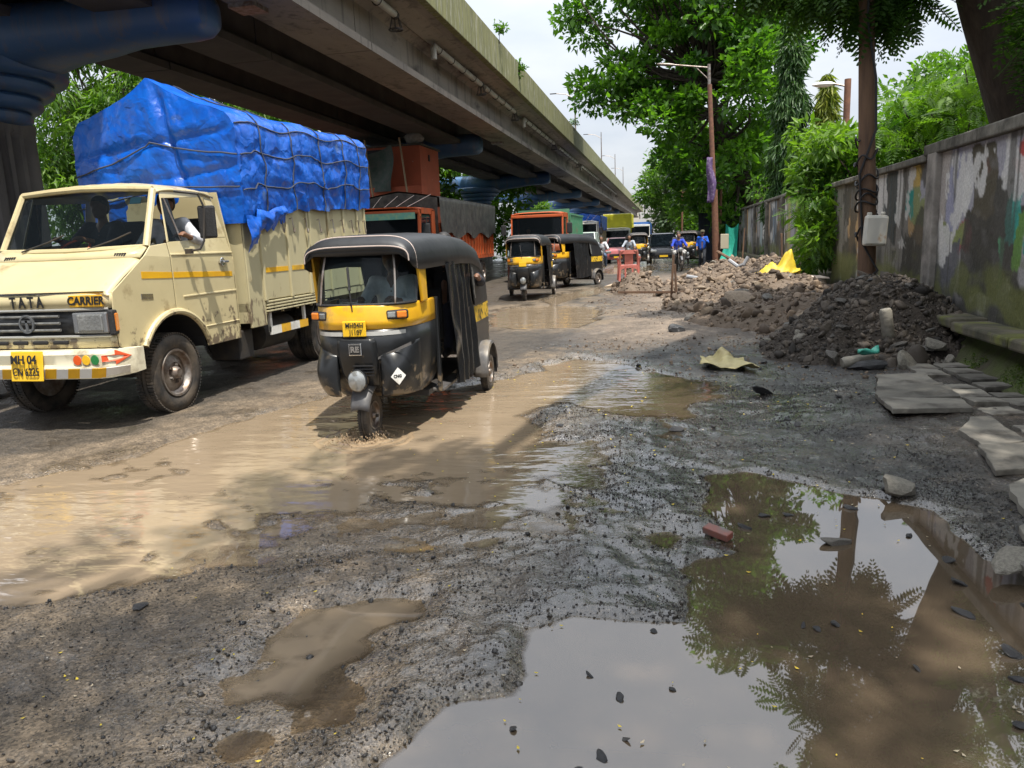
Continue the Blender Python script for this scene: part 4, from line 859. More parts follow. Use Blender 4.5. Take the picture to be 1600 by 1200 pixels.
def auto(label, loc, rz, plate=False, curtain=True, group=None, detail=True):
    A = thing('auto_rickshaw', label, 'auto rickshaw', loc, rz, group); A.scale.x = .875
    def shell(name, secs, m_, th=.012):
        return MB().loft([[(x_, y_, z_) for x_, y_ in outline(hw, yf, yb)] for z_, hw, yf, yb in secs], False, False).build(name, m_, A, smooth=True, solid=th)
    fp = shell('front_panel', [(.34,.34,.20,.5),(.36,.42,.10,.62),(.46,.48,-.04,.66),(.62,.515,-.13,.66),(.80,.525,-.17,.66),(.955,.525,-.175,.66)], a_black)
    shell('yellow_band', [(.957,.527,-.177,.66),(1.02,.527,-.175,.66),(1.13,.525,-.155,.66),(1.15,.52,-.145,.66)], yellow)
    for x_ in ((-.16,.16) if plate else ()): pass
    MB().loft([[(x_, y_-.004, z_) for x_, y_ in outline(.527,-.176,.66)[5:16]] for z_ in (.905,.938)], False, False).build('silver_strip', mat('tape', (.5,.5,.48), .4) if plate else fend_m, A, solid=.004)
    # windscreen: glass, seal, two mullions
    wsec = [(1.152,.505,-.140,.40),(1.30,.50,-.095,.40),(1.44,.485,-.045,.40),(1.55,.465,-.005,.40)]
    def wo(sec, a_=2, b_=19): return [(x_, y_, sec[0]) for x_, y_ in outline(sec[1], sec[2], sec[3])[a_:b_]]
    ws = MB().loft([wo(s_) for s_ in wsec], False, False).build('windscreen', a_glass, A, smooth='all')
    for rng_, nm in ((0,'seal'),(3,'seal')): MB().tube(wo(wsec[rng_]), .013, 6).build(nm, black, ws, smooth=True)
    for i in (6, 14):
        MB().tube([Vector(((lambda q: (q[0], q[1]-.006, s_[0]))(outline(s_[1], s_[2], s_[3])[i]))) for s_ in wsec], .011, 6).build('mullion', steel, ws)
    MB().tube([(-.02,-.165,1.10),(-.03,-.16,1.2),(-.07,-.10,1.42)], .006, 5).box((-.055,-.115,1.36), (.02,.012,.2), (R(-22),R(-12),0)).build('wiper', black, A)
    for s in (-1, 1):
        MB().prism([(.20,1.14),(.34,1.14),(.36,1.55),(.12,1.55)], .515, .545, lambda u, v, t_: (s*(t_-.12*(v-1.14)*.3), u, v)).build('pillar', yellow, A, bevel=.012)
        MB().box((s*.535,.62,.72), (.04,.06,.86)).build('door_post', a_black, A, bevel=.01)
        MB().box((s*.375,-.075,1.065), (.20,.06,.075), (0,0,s*.42)).build('indicator_box', black, A, bevel=.015)
        MB().box((s*.415,-.072,1.066), (.09,.06,.055), (0,0,s*.42)).build('indicator', amber, A, bevel=.01)
        MB().box((s*.33,-.108,1.066), (.075,.05,.05), (0,0,s*.42)).build('side_lamp', lamp_m, A, bevel=.01)
        # knee bulge low on the nose
        MB().grid(lambda u, v: (s*(.20+.30*u+.055*math.sin(math.pi*u)*math.sin(math.pi*v)), -.145+.30*u**2.2-.075*math.sin(math.pi*min(1,u*1.05))*math.sin(math.pi*v)**.7, .40+v*.34+.10*u*v), 16, 16).build('knee_bulge', a_black, A, smooth='all', solid=.008)
    # centre column on the nose
    MB().loft([[(x_, y_, z_) for x_, y_ in ((-w_,yb_+.05),(-w_,yb_),(-w_*.8,yb_-.03),(w_*.8,yb_-.03),(w_,yb_),(w_,yb_+.05))] for z_, w_, yb_ in ((.48,.15,-.07),(.60,.18,-.145),(.75,.195,-.172),(.86,.19,-.18),(.885,.17,-.172))]).build('nose_cover', a_black, A, smooth=True, bevel=.012)
    for k in range(4): MB().box((.0+.06,-.206+.012*k*.5,.665-k*.026), (.19,.012,.009)).build('vent_slot', dark, A)
    if detail:
        MB().box((.0,-.214,.80), (.125,.012,.10)).build('badge_frame', chrome, A, bevel=.014); MB().box((.0,-.219,.80), (.105,.010,.08)).build('badge', ink, A, bevel=.01)
        put_text('re', chrome, A, (0,-.226,.80), scale=(1.0,.85,1))
        d_ = MB().box((.395,-.105,.585), (.10,.006,.10), (0,R(45),0)).build('diamond_sticker', whitep, A); d_.location = (0,0,0)
        d_.data.transform(Matrix.Translation((-.395,.105,-.585))); d_.location = (.385,-.182,.575); d_.rotation_euler = (R(-6),0,R(36))
        put_text('cng', ink, A, (.380,-.190,.575), (R(84),0,R(36)))
        MB().prism([(.06,.70),(.5,.86),(.5,.885),(.06,.72)], 0, .006, lambda u, v, t_: (u, -.155+.27*max(0,u-.1)**1.7-.045*math.sin(math.pi*min(1,u/.5))-t_, v-.04)).build('scratch', fend_m, A)
    if plate:
        pl_ = MB().box((0,-.198,.965), (.225,.012,.125)).build('number_plate', plate_y, A, bevel=.006)
        put_text('a1', ink, pl_, (.005,-.208,.993), scale=(.82,.88,1)); put_text('a2', ink, pl_, (.015,-.208,.937), scale=(.82,.88,1))
    else: MB().box((0,-.198,.965), (.22,.012,.12)).build('number_plate', plate_y, A, bevel=.006)
    # front wheel, mudguard, headlamp
    wheel(A, 0, .02, .205, .10, 1, detail=18, nlug=4)
    MB().tube([(-.075,.02,.2),(-.07,.06,.48)], .022, 8).tube([(-.08,.02,.2),(.08,.02,.2)], .015, 6).build('fork', chassis, A, smooth=True)
    MB().loft([[(w_*math.copysign(abs(math.cos(q))**.6, math.cos(q)), .02+(.235+.03*abs(math.sin(q)))*math.cos(a_), .255+(.235+.03*abs(math.sin(q)))*math.sin(a_)-.02*abs(math.cos(q))) for q in [math.pi*k/10 for k in range(11)]] for a_, w_ in [(R(a0), .112-.0003*abs(a0-90)) for a0 in range(14, 170, 11)]], False, False).build('mudguard', fend_m, A, smooth='all', solid=.008)
    hl = MB().lathe([(.03,.10),(.07,.05),(.092,-.02),(.094,-.07),(.086,-.075)], 22, 'y', (0,-.155,.545)).build('headlamp', a_black, A, smooth=True)
    MB().lathe([(.086,-.07),(.084,-.078),(.07,-.088),(.04,-.096),(.001,-.10)], 22, 'y', (0,-.155,.545)).build('lamp_glass', lamp_m, hl, smooth=True)
    # hood: loft along y
    rings = []
    for y_, hw, zs, zt in ((-.04,.46,1.55,1.58),(-.035,.505,1.49,1.615),(-.005,.525,1.45,1.66),(.10,.53,1.42,1.69),(.20,.54,1.41,1.70),(.7,.62,1.42,1.715),(1.2,.655,1.42,1.71),(1.7,.665,1.40,1.68),(2.05,.665,1.34,1.62),(2.28,.65,1.25,1.50),(2.42,.63,1.10,1.34),(2.50,.61,.98,1.1)):
        rings.append([(hw*math.copysign(abs(math.cos(q))**(2/4.6), math.cos(q)), y_, zs+(zt-zs)*abs(math.sin(q))**(2/3.4)) for q in [math.pi*k/24 for k in range(25)]])
    MB().loft(rings, False, False).build('hood', hood_m, A, smooth='all', solid=.014)
    # brow over the windscreen: front lip closing the hood
    MB().loft([[(x_*.9, -.035, 1.545+(z_-1.46)*.0) for x_, y_, z_ in rings[0]], rings[1]], False, False).build('hood_lip', hood_m, A, smooth='all', solid=.01)
    MB().tube([(x_, y_-.004, z_+.004) for x_, y_, z_ in rings[3]], .008, 5).tube([(x_, y_-.006, z_) for x_, y_, z_ in rings[1]], .006, 5).build('hood_piping', piping, A)
    # side and rear curtain of the hood, tub, rear band
    for s in (-1, 1):
        MB().prism([(1.62,1.42),(1.78,.97),(2.50,.97),(2.44,1.16),(2.28,1.32),(2.05,1.42)], .650, .664, lambda u, v, t_: (s*(t_-.02*max(0,u-2.0)), u, v)).build('side_curtain', hood_m, A)
        MB().prism([(1.66,1.36),(1.76,1.04),(1.82,1.04),(1.72,1.36)], .664, .670, lambda u, v, t_: (s*t_, u, v)).build('clear_window', mat('hazy_window', (.3,.31,.3), .3, c2=(.05,.05,.05), scale=18, contrast=.05), A)
        tub = MB().prism([(1.42,.34),(1.50,.97),(2.52,.97),(2.56,.60),(2.50,.34),(2.42,.34)]+[(2.10+.30*math.cos(R(q)), .24+.30*math.sin(R(q))) for q in range(20, 161, 14)]+[(1.80,.34)], .628, .648, lambda u, v, t_: (s*t_, u, v)).build('tub_side', a_black, A)
        MB().prism([(1.80,.78),(2.53,.78),(2.52,.95),(1.80,.95)], .648, .653, lambda u, v, t_: (s*t_, u, v)).build('yellow_panel', mat('yellow_lettered', (.72,.46,.03), .45, c2=(.1,.07,.02), scale=14, contrast=.04, mix=.4), A)
        MB().lathe([(.27,s*.60),(.30,s*.62),(.315,s*.70),(.305,s*.77),(.285,s*.78),(.28,s*.76)], 18, 'x', (0,2.10,.24), a0=R(-8), a1=R(188)).build('rear_fender', fend_m, A, smooth=True, solid=.01)
        wheel(A, s*.70, 2.10, .205, .10, s, detail=18, nlug=4)
        MB().box((s*.70,2.40,.26), (.13,.012,.22)).build('mud_flap', black, A)
        MB().box((s*.49,1.02,.30), (.16,.78,.03)).build('running_board', fend_m, A, bevel=.008)
    MB().prism([(-.64,.34),(.64,.34),(.62,.97),(-.62,.97)], 2.50, 2.525, lambda u, v, t_: (u, t_, v)).build('tail_panel', a_black, A)
    MB().box((0,1.45,.30), (.9,1.9,.05)).box((0,1.95,.25), (1.2,.5,.06)).tube([(-.7,2.1,.21),(.7,2.1,.21)], .03, 8).build('floor', chassis, A)
    MB().box((0,.95,.62), (.7,.4,.10)).box((0,1.15,.95), (.9,.05,.5)).build('driver_seat', dark, A, bevel=.03)
    MB().box((0,1.95,.66), (1.16,.52,.14)).box((0,2.28,.98), (1.16,.12,.6)).build('rear_seat', dark, A, bevel=.04)
    MB().tube([(-.3,.40,.98),(-.05,.32,.96),(.05,.32,.96),(.3,.40,.98)], .016, 6).tube([(0,.32,.96),(0,.14,.5)], .03, 6).build('handlebar', black, A)
    if curtain:
        def cf(u, v):
            y_ = .72+u*(.86+.10*v)+.06*v; z_ = 1.44-v*(1.05+.10*math.sin(u*2.2+.6)); 
            fold = .030*math.sin(u*26+2.2*v)*(.35+.65*v) + .03*float(fbm(np.array(u*6.), np.array(v*3.), 3, 7)) + .06*math.exp(-((u-.12)/.08)**2-((v-.62)/.12)**2)
            return (.645+.03*v+fold, y_, z_)
        MB().grid(cf, 90, 50).build('curtain', curt_m, A, smooth='all')
    return A
au = auto('black and yellow auto rickshaw splashing through muddy water beside the cream truck', (-2.46, 5.87, -.015), R(2.3), plate=True)
person('driver in pale shirt behind the windscreen of the rickshaw in the muddy water', (-2.55, 6.82, .66), R(2.3), 'drive', cloth('pale_shirt', (.75,.78,.82)), cloth('khaki', (.15,.12,.08)), vox=.016)
person('dark-clothed passenger inside the rickshaw in the muddy water', (-2.33, 7.85, .78), R(2.3), 'armout', cloth('dark_top', (.03,.03,.04)), cloth('navy', (.02,.025,.05)), vox=.018)
# splash thrown up by the front wheel
m_ = MB()
for i in range(420):
    q = random.uniform(0, 2*math.pi); d_ = abs(random.gauss(0, .11))+.08; r_ = random.uniform(.002, .008); x_, y_ = -2.49+math.cos(q)*d_*.9, 5.82+math.sin(q)*d_*.9-.04
    z_ = max(0, abs(random.gauss(0, .05))*(1-d_*2))
    m_.loft([[(x_+r_*k_*math.cos(a_), y_+r_*k_*math.sin(a_), z_+h_*r_*1.3) for a_ in (0,1.26,2.51,3.77,5.03)] for k_, h_ in ((.3,-1),(1,0),(.3,1))])
for ring_ in range(4):
    rr = .13+.085*ring_; kk = 64; m_.loft([[(-2.49+(rr+w_+.02*math.sin(5*q+ring_)+.012*math.sin(13*q))*math.cos(q), 5.84+(rr*1.15+w_+.02*math.sin(4*q))*math.sin(q), .002+h_*(.5+.5*math.sin(7*q+2*ring_)*math.sin(3*q))) for q in [2*math.pi*j/kk for j in range(kk)]] for w_, h_ in ((-.03,-.006),(-.008,.014/(1+ring_)+.003),(.006,.016/(1+ring_)+.003),(.03,-.006))], True, False)
tag(m_.build('water_splash', mat('splash_water', (.30,.22,.14), .08, spec=.6), None, smooth='all'), 'muddy water splash around the front wheel of the near rickshaw', 'splash', kind='stuff')
auto('auto rickshaw with dark windscreen wiper ahead of the orange-fronted green truck', (-3.62, 19.52, .02), R(4), detail=False)
auto('auto rickshaw turned side-on behind another rickshaw and beside the brown puddle', (-3.68, 23.94, .02), R(-25), detail=False)
auto('small distant auto rickshaw coming on behind the red plastic chair', (-1.35, 40.0, .02), R(6), curtain=False, detail=False)
auto('black hooded auto rickshaw parked behind the walking person in blue', (1.15, 41.0, .02), R(-6), curtain=False, detail=False)
# ================================================================ other traffic
def cargo_truck(name, label, loc, rz, W=1.9, cabm=None, H=2.5, cab_len=1.6, body=(1.7, 6.5, 2.4), bodym=None, tarp=None, tarp_top=0, crates=None, cat='truck', group=None, visor=True):
    """forward-control truck, front at y=0 looking to -y"""
    A = thing(name, label, cat, loc, rz, group); h = W/2
    prof = [(0,.55),(-.03,1.25),(.0,1.45),(.12,H-.12),(.25,H),(cab_len-.1,H),(cab_len,H-.1),(cab_len,.55)]
    for s in (-1, 1):
        sd_ = MB().prism([(0,.55),(-.03,1.25),(0,1.45),(cab_len,1.45),(cab_len,.75),(1.15,.75),(1.05,.95),(.55,.95),(.45,.55)], h-.03, h, lambda u, v, t_: (s*t_, u, v)).build('door', cabm, A, bevel=.015)
        MB().prism([(0,1.45),(.12,H-.1),(.25,H-.02),(.30,H-.15),(.12,1.48)], h-.05, h, lambda u, v, t_: (s*t_, u, v)).build('pillar', cabm, A)
        MB().prism([(cab_len-.35,1.45),(cab_len,1.45),(cab_len,H-.05),(cab_len-.35,H-.05)], h-.05, h, lambda u, v, t_: (s*t_, u, v)).build('pillar', cabm, A)
        MB().box((s*(h-.02),.75,H-.08), (.04,1.1,.14)).build('door_rail', cabm, A)
        MB().prism([(.14,1.46),(cab_len-.34,1.46),(cab_len-.34,H-.15),(.3,H-.15)], h-.035, h-.028, lambda u, v, t_: (s*t_, u, v)).build('window_pane', glass_m, A)
        MB().tube([(s*h,.2,H-.25),(s*(h+.25),-.05,H-.3),(s*(h+.25),-.05,1.5),(s*h,.05,1.4)], .014, 5).build('mirror_arm', chassis, A)
        MB().box((s*(h+.25),-.06,1.95), (.2,.06,.38)).build('mirror', black, A, bevel=.03)
        MB().box((s*(h-.3),-.045,1.02), (.26,.06,.2)).build('headlight', lamp_m, A, bevel=.02); MB().box((s*(h-.08),-.03,1.02), (.12,.08,.16)).build('indicator', amber, A, bevel=.02)
        for y_ in (.8, body[1]-1.5): wheel(A, s*(h-.16), y_, .45, .24, s, detail=14, tread=False)
        MB().box((s*.38,body[1]/2,.75), (.1,body[1]-.4,.2)).build('chassis_rail', chassis, A)
    MB().grid(lambda u, v: ((u*2-1)*h, [-.0,-.03,0][min(2,int(v*2))]-.03*(1-(u*2-1)**4), [.55,1.25,1.45][min(2,int(v*2))]), 10, 2).build('front_panel', cabm, A, smooth=True, solid=.03)
    for z_ in (1.15,1.25,1.35): MB().box((0,-.065,z_), (W*.6,.03,.035)).build('grille_bar', black, A)
    MB().grid(lambda u, v: ((u*2-1)*(h-.06), .02-.03*(1-(u*2-1)**2)+.11*v, 1.48+(H-.15-1.48)*v), 8, 4).build('windscreen', a_glass, A, smooth='all')
    MB().box((0,.04,1.44), (W-.02,.09,.07)).box((0,.14,H-.1), (W-.02,.09,.11)).build('windscreen_surround', cabm, A, bevel=.02)
    MB().grid(lambda u, v: ((u*2-1)*h, .12+v*(cab_len-.12), H+.05*(1-(u*2-1)**4)-.03*(v*2-1)**4), 12, 6).build('roof', cabm, A, smooth=True, solid=.03)
    MB().box((0,cab_len-.02,(H+.6)/2), (W-.04,.04,H-.7)).build('cab_back', dark, A); MB().box((0,.9,1.05), (W-.1,1.3,.2)).build('cab_floor', dark, A)
    MB().box((0,.25,1.42), (W-.12,.3,.1)).build('dashboard', dark, A)
    MB().box((0,-.12,.55), (W+.06,.16,.26)).build('bumper', crates or chassis, A, bevel=.03)
    for x_ in (-.35,.35): MB().box((x_,1.15,1.6), (.5,.12,.7)).build('seat', dark, A, bevel=.03)
    y0, y1, zt = body; bm_ = bodym or cabm
    MB().box((0,(y0+y1)/2,1.05), (W+.1,y1-y0,.12)).build('load_floor', bm_, A)
    for s in (-1, 1):
        k = 0; yy_ = y0
        while yy_ < y1-.05:
            e_ = min(yy_+.42, y1); 
            MB().box((s*(h+.03), (yy_+e_)/2, (1.1+zt)/2), (.04,e_-yy_-.01,zt-1.1)).build('side_panel', bm_, A); MB().box((s*(h+.06), yy_+.04, (1.1+zt)/2), (.05,.07,zt-1.12)).build('rib', bm_, A); yy_ = e_
        MB().box((s*(h+.05),(y0+y1)/2,zt), (.08,y1-y0,.07)).build('top_rail', bm_, A)
    MB().box((0,y0,(1.1+zt+.25)/2), (W+.06,.05,zt+.15-1.1)).build('headboard', bm_, A); MB().box((0,y1,(1.1+zt)/2), (W+.06,.05,zt-1.1)).build('tailboard', bm_, A)
    if tarp:
        def tf(u, v):
            s_ = u*4; sg = 1 if s_ <= 2 else -1; q = s_ if s_ <= 2 else 4-s_; y_ = y0-.12+v*(y1-y0+.2)
            f1 = .06*float(fbm(np.array(y_*3.5), np.array(q*1.2), 3, 17)); zb = zt-.35+.1*math.sin(y_*3)
            zz_ = zb+(tarp_top-zb)*min(q,1) + (.22*(q-1)**.8 if q > 1 else 0)
            return (sg*((h+.16+f1) if q <= 1 else (h+.14)*(2-q)), y_, zz_+(.03*math.sin(y_*5) if q > 1 else 0))
        MB().grid(tf, 40, 60).build('tarpaulin', tarp, A, smooth='all')
        MB().grid(lambda u, v: ((u*2-1)*(h+.08), y0-.12-.05*math.sin(math.pi*v)+.03*float(fbm(np.array(u*5.), np.array(v*3.), 3, 19)), zt-.3+(tarp_top+.20*(1-abs(u*2-1)**1.2)-zt+.3)*v), 24, 12).build('tarpaulin_front', tarp, A, smooth='all')
        for k in range(5): MB().tube([(-h*.9+k*h*.45, y0-.15, tarp_top+.1), (-h*.6+k*h*.3, .4, H+.04)], .01, 4).build('rope', piping, A)
    return A
orange = mat('orange_paint', (.52,.10,.025), .45, c2=(.44,.085,.025), scale=3, dirt=(.2,.1,.05), damt=.3)
tarp_d = mat('dark_tarpaulin', (.035,.034,.032), .6, c2=(.10,.095,.08), scale=5, bump=.5, bscale=8)
green_p = mat('green_paint', (.06,.22,.12), .5, c2=(.10,.26,.16), scale=5, dirt=(.2,.15,.1), damt=.3)
t1 = cargo_truck('truck', 'orange truck with black tarpaulin load between cream truck and blue pier', (-7.9, 20.6, .02), 0, 2.3, orange, 2.58, 1.6, (1.8,9.2,2.15), orange, tarp_d, 2.92)
MB().prism([(-1.05,2.28),(1.05,2.28),(1.05,2.46),(-1.05,2.46)], .03, .04, lambda u, v, t_: (u, t_, v)).build('sun_strip', mat('teal_strip', (.12,.42,.38), .4, c2=(.3,.5,.3), scale=9), t1)
t2 = cargo_truck('truck', 'orange-fronted truck with green slatted load body behind the rickshaws', (-4.65, 28.0, .02), 0, 1.95, orange, 2.52, 1.6, (1.8,6.4,2.5), green_p)
person('driver in green shirt in the cab of the orange and green truck', (-5.1, 28.75, 1.12), 0, 'drive', cloth('green_shirt', (.16,.3,.05)), cloth('dk', (.03,.03,.03)), vox=.02)
cargo_truck('truck', 'white truck under a bright blue cover beyond the green slatted truck', (-5.0, 46, .02), 0, 2.0, whitep, 2.5, 1.5, (1.7,6,2.4), mat('beige_body', (.45,.37,.24), .6), blue_t, 2.85)
yel_b = mat('lime_yellow_box', (.66,.62,.03), .45, c2=(.55,.52,.03), scale=3)
bx_t = cargo_truck('truck', 'white truck with tall lime yellow box body in the distance', (-3.45, 55, .02), 0, 1.9, whitep, 2.1, 1.4, (1.5,5.5,2.5), yel_b)
MB().box((0,3.5,2.1), (2.05,4.0,2.1)).build('box_body', yel_b, bx_t, bevel=.04); MB().box((0,3.5,3.17), (2.0,3.9,.06)).build('box_roof', whitep, bx_t)
cargo_truck('truck', 'white and blue truck with an orange tail far down the road', (-2.6, 78, .02), 0, 2.1, whitep, 2.6, 1.5, (1.7,6,2.7), mat('blue_body', (.03,.13,.42), .5))
cargo_truck('truck', 'small far-off grey truck under a dark cover near the flyover end', (-4.6, 98, .02), 0, 2.1, mat('grey_cab', (.3,.3,.3), .5), 2.5, 1.5, (1.7,6,2.5), mat('brown_body', (.22,.1,.06), .6), tarp_d, 2.9)

def car(label, loc, rz, m_, L_=3.8, W=1.6, H=1.5, group=None):
    A = thing('car', label, 'car', loc, rz, group); h = W/2
    def ring(y_, z0, z1, hw): return [(hw*math.copysign(abs(math.cos(q))**.5, math.cos(q)), y_, (z0+z1)/2+(z1-z0)/2*math.copysign(abs(math.sin(q))**.5, math.sin(q))) for q in [2*math.pi*k/20 for k in range(20)]]
    MB().loft([ring(0,.35,.62,h*.8),ring(.06,.25,.78,h*.94),(ring(.5,.22,.90,h)),ring(1.0,.22,.97,h),ring(L_-.7,.22,.99,h),ring(L_-.1,.26,.92,h*.96),ring(L_,.35,.75,h*.85)]).build('body', m_, A, smooth=True)
    def gh(y_, z_, hw): return [(-hw,y_,z_),(hw,y_,z_)]
    MB().loft([[(-h*.93,.85,.93),(h*.93,.85,.93),(h*.93,L_-.25,.95),(-h*.93,L_-.25,.95)],[(-h*.76,1.45,H-.05),(h*.76,1.45,H-.05),(h*.78,L_-.55,H-.05),(-h*.78,L_-.55,H-.05)]]).build('windows', glass('car_glass', (.2,.25,.28), .5), A)
    MB().loft([[(-h*.77,1.42,H-.055),(h*.77,1.42,H-.055),(h*.79,L_-.5,H-.055),(-h*.79,L_-.5,H-.055)],[(-h*.68,1.6,H),(h*.68,1.6,H),(h*.7,L_-.7,H),(-h*.7,L_-.7,H)]]).build('roof', m_, A, bevel=.03)
    for s in (-1, 1):
        MB().tube([(s*h*.93,.86,.94),(s*h*.77,1.44,H-.04)], .035, 6).tube([(s*h*.93,2.2,.96),(s*h*.79,2.2,H-.04)], .035, 6).tube([(s*h*.93,L_-.27,.96),(s*h*.79,L_-.53,H-.04)], .05, 6).build('pillar', m_, A)
        MB().box((s*h*.68,.05,.68), (.34,.12,.14)).build('headlight', lamp_m, A, bevel=.03); MB().box((s*(h+.08),.98,1.0), (.17,.1,.12)).build('mirror', m_, A, bevel=.03)
        for y_ in (.65, L_-.7): wheel(A, s*(h-.09), y_, .29, .17, s, detail=14, tread=False)
    MB().box((0,.01,.5), (W*.6,.08,.16)).build('grille', black, A, bevel=.02); MB().box((0,-.02,.40), (.45,.02,.11)).build('number_plate', plate_y, A)
    return A
black_p = mat('black_car_paint', (.012,.013,.016), .25, coat=.6)
car('black car with pale windscreen waiting beside the parked black rickshaw', (-.1, 43.5, .02), R(2), black_p, 4.0, 1.65, 1.65)
car('pinkish red car creeping along behind the rider in a grey shirt', (-2.7, 44.5, .02), 0, mat('red_car', (.45,.12,.12), .35, coat=.4))
car('white car far down the road behind the distant rickshaw', (-1.0, 62, .02), R(-3), whitep)
car('silver car far down the road ahead of the white and blue truck', (.3, 72, .02), R(-2), mat('silver_car', (.4,.4,.42), .35, .5))
v_ = car('pale green van beside the rider in a white shirt', (-4.2, 38.5, .02), 0, mat('pale_green', (.35,.42,.38), .4), 3.6, 1.5, 1.85)

def motorbike(label, loc, rz, tank, group=None):
    A = thing('motorcycle', label, 'motorcycle', loc, rz, group)
    for y_ in (-.62, .66):
        o = MB().lathe([(.27,-.03),(.30,-.035),(.315,-.02),(.315,.02),(.30,.035),(.27,.03),(.255,0),(.27,-.03)], 26, 'x').build('wheel', tyre_m, A, smooth=True); o.location = (0,y_,.315)
        m_ = MB().lathe([(.05,-.04),(.05,.04),(.02,.05)], 10, 'x')
        for i in range(12): q = i*math.pi/6; m_.tube([(.0,.04*math.cos(q),.04*math.sin(q)),(0,.26*math.cos(q+.3),.26*math.sin(q+.3))], .006, 4)
        m_.build('spokes', steel, o)
    MB().tube([(-.07,-.62,.315),(-.08,-.36,.98)], .02, 6).tube([(.07,-.62,.315),(.08,-.36,.98)], .02, 6).build('fork', steel, A)
    MB().tube([(-.36,-.22,1.02),(-.28,-.28,1.04),(-.08,-.36,1.0),(.08,-.36,1.0),(.28,-.28,1.04),(.36,-.22,1.02)], .014, 6).build('handlebar', black, A)
    MB().tube([(0,-.38,.9),(0,.3,.62),(0,.66,.34)], .025, 6).tube([(0,-.38,.82),(0,-.1,.32),(0,.3,.34)], .025, 6).build('frame', chassis, A)
    MB().loft([[(w_*math.cos(q), y_, z_+h_*math.sin(q)) for q in [2*math.pi*k/12 for k in range(12)]] for y_, z_, w_, h_ in ((-.30,.84,.05,.05),(-.2,.85,.13,.10),(0,.84,.13,.10),(.12,.80,.08,.06))]).build('fuel_tank', tank, A, smooth=True)
    MB().loft([[(w_*math.cos(q), y_, z_+h_*math.sin(q)) for q in [2*math.pi*k/12 for k in range(12)]] for y_, z_, w_, h_ in ((.08,.76,.08,.04),(.25,.76,.13,.05),(.6,.80,.12,.05),(.78,.82,.06,.03))]).build('seat', black, A, smooth=True)
    MB().box((0,-.02,.42), (.24,.32,.26)).lathe([(.001,-.12),(.07,-.1),(.07,.1),(.001,.12)], 12, 'z', (0,-.06,.58)).build('engine', chassis, A, bevel=.03)
    MB().tube([(.12,-.08,.38),(.14,.2,.24),(.15,.75,.3)], [.02,.025,.04], 8).build('exhaust', chrome, A)
    hl = MB().lathe([(.02,.08),(.085,.02),(.09,-.03)], 16, 'y', (0,-.48,.92)).build('headlamp', tank, A, smooth=True); MB().lathe([(.09,-.03),(.05,-.05),(.001,-.055)], 16, 'y', (0,-.48,.92)).build('lamp_glass', lamp_m, hl, smooth=True)
    for y_ in (-.62, .66): MB().lathe([(.335,-.05),(.35,0),(.335,.05)], 14, 'x', (0,y_,.315), a0=R(10 if y_ > 0 else 30), a1=R(130 if y_ > 0 else 150)).build('mudguard', tank, A, smooth=True, solid=.006)
    for s in (-1, 1): MB().tube([(s*.3,-.27,1.03),(s*.36,-.3,1.2)], .007, 4).box((s*.38,-.3,1.24), (.12,.02,.07)).build('mirror', black, A, bevel=.02)
    return A
def rider(lbl_b, lbl_p, x, y, rz, tank, shirt, trou, **k):
    motorbike(lbl_b, (x, y, .02), rz, tank); person(lbl_p, (x, y, .02), rz, 'ride', shirt, trou, vox=.02, **k)
tk = mat('grey_tank', (.12,.12,.13), .3, coat=.4); tb = mat('black_tank', (.02,.02,.025), .25, coat=.5)
rider('dark motorcycle ridden by a person in a white shirt', 'rider in white shirt on a dark motorcycle beside the rickshaws', -2.75, 33.5, R(3), tb, cloth('white_s', (.62,.62,.66)), cloth('blue_j', (.10,.15,.25)))
rider('motorcycle half hidden behind the red plastic chair', 'rider in grey shirt behind the red plastic chair', -1.72, 37.5, R(-4), tk, cloth('grey_s', (.38,.42,.48)), cloth('dk2', (.05,.05,.06)))
rider('grey motorcycle carrying two people past the rubble', 'rider in blue shirt steering a motorcycle with a pillion passenger', .55, 33.6, R(8), tk, cloth('blue_s', (.02,.06,.5)), cloth('pale_j', (.45,.44,.42)), helmet=None)
person('pillion passenger in dark top behind the rider in blue', (.60, 33.6, .04), R(8), 'pillion', cloth('dk_top', (.05,.05,.07)), cloth('pale_j2', (.5,.48,.46)), vox=.02)
person('person in bright blue kurta and cap walking by the lamp post', (1.67, 36.6, .02), R(-10), 'walk', cloth('bright_blue', (.01,.10,.55)), cloth('charcoal', (.03,.035,.045)), vox=.016, cap_=cloth('olive_cap', (.12,.11,.07)))
rider('small motorcycle far off between the distant rickshaw and the black car', 'distant rider in white between the far rickshaw and the black car', -.75, 52, 0, tb, cloth('w3', (.6,.6,.6)), cloth('d3', (.06,.06,.08)))
rider('motorcycle at the kerb on the far side of the cream truck', 'rider in a red patterned shirt on the far side of the cream truck', -7.62, 7.9, R(5), mat('maroon_tank', (.2,.02,.02), .3), cloth('red_s', (.4,.12,.12)), cloth('d4', (.05,.05,.06)))

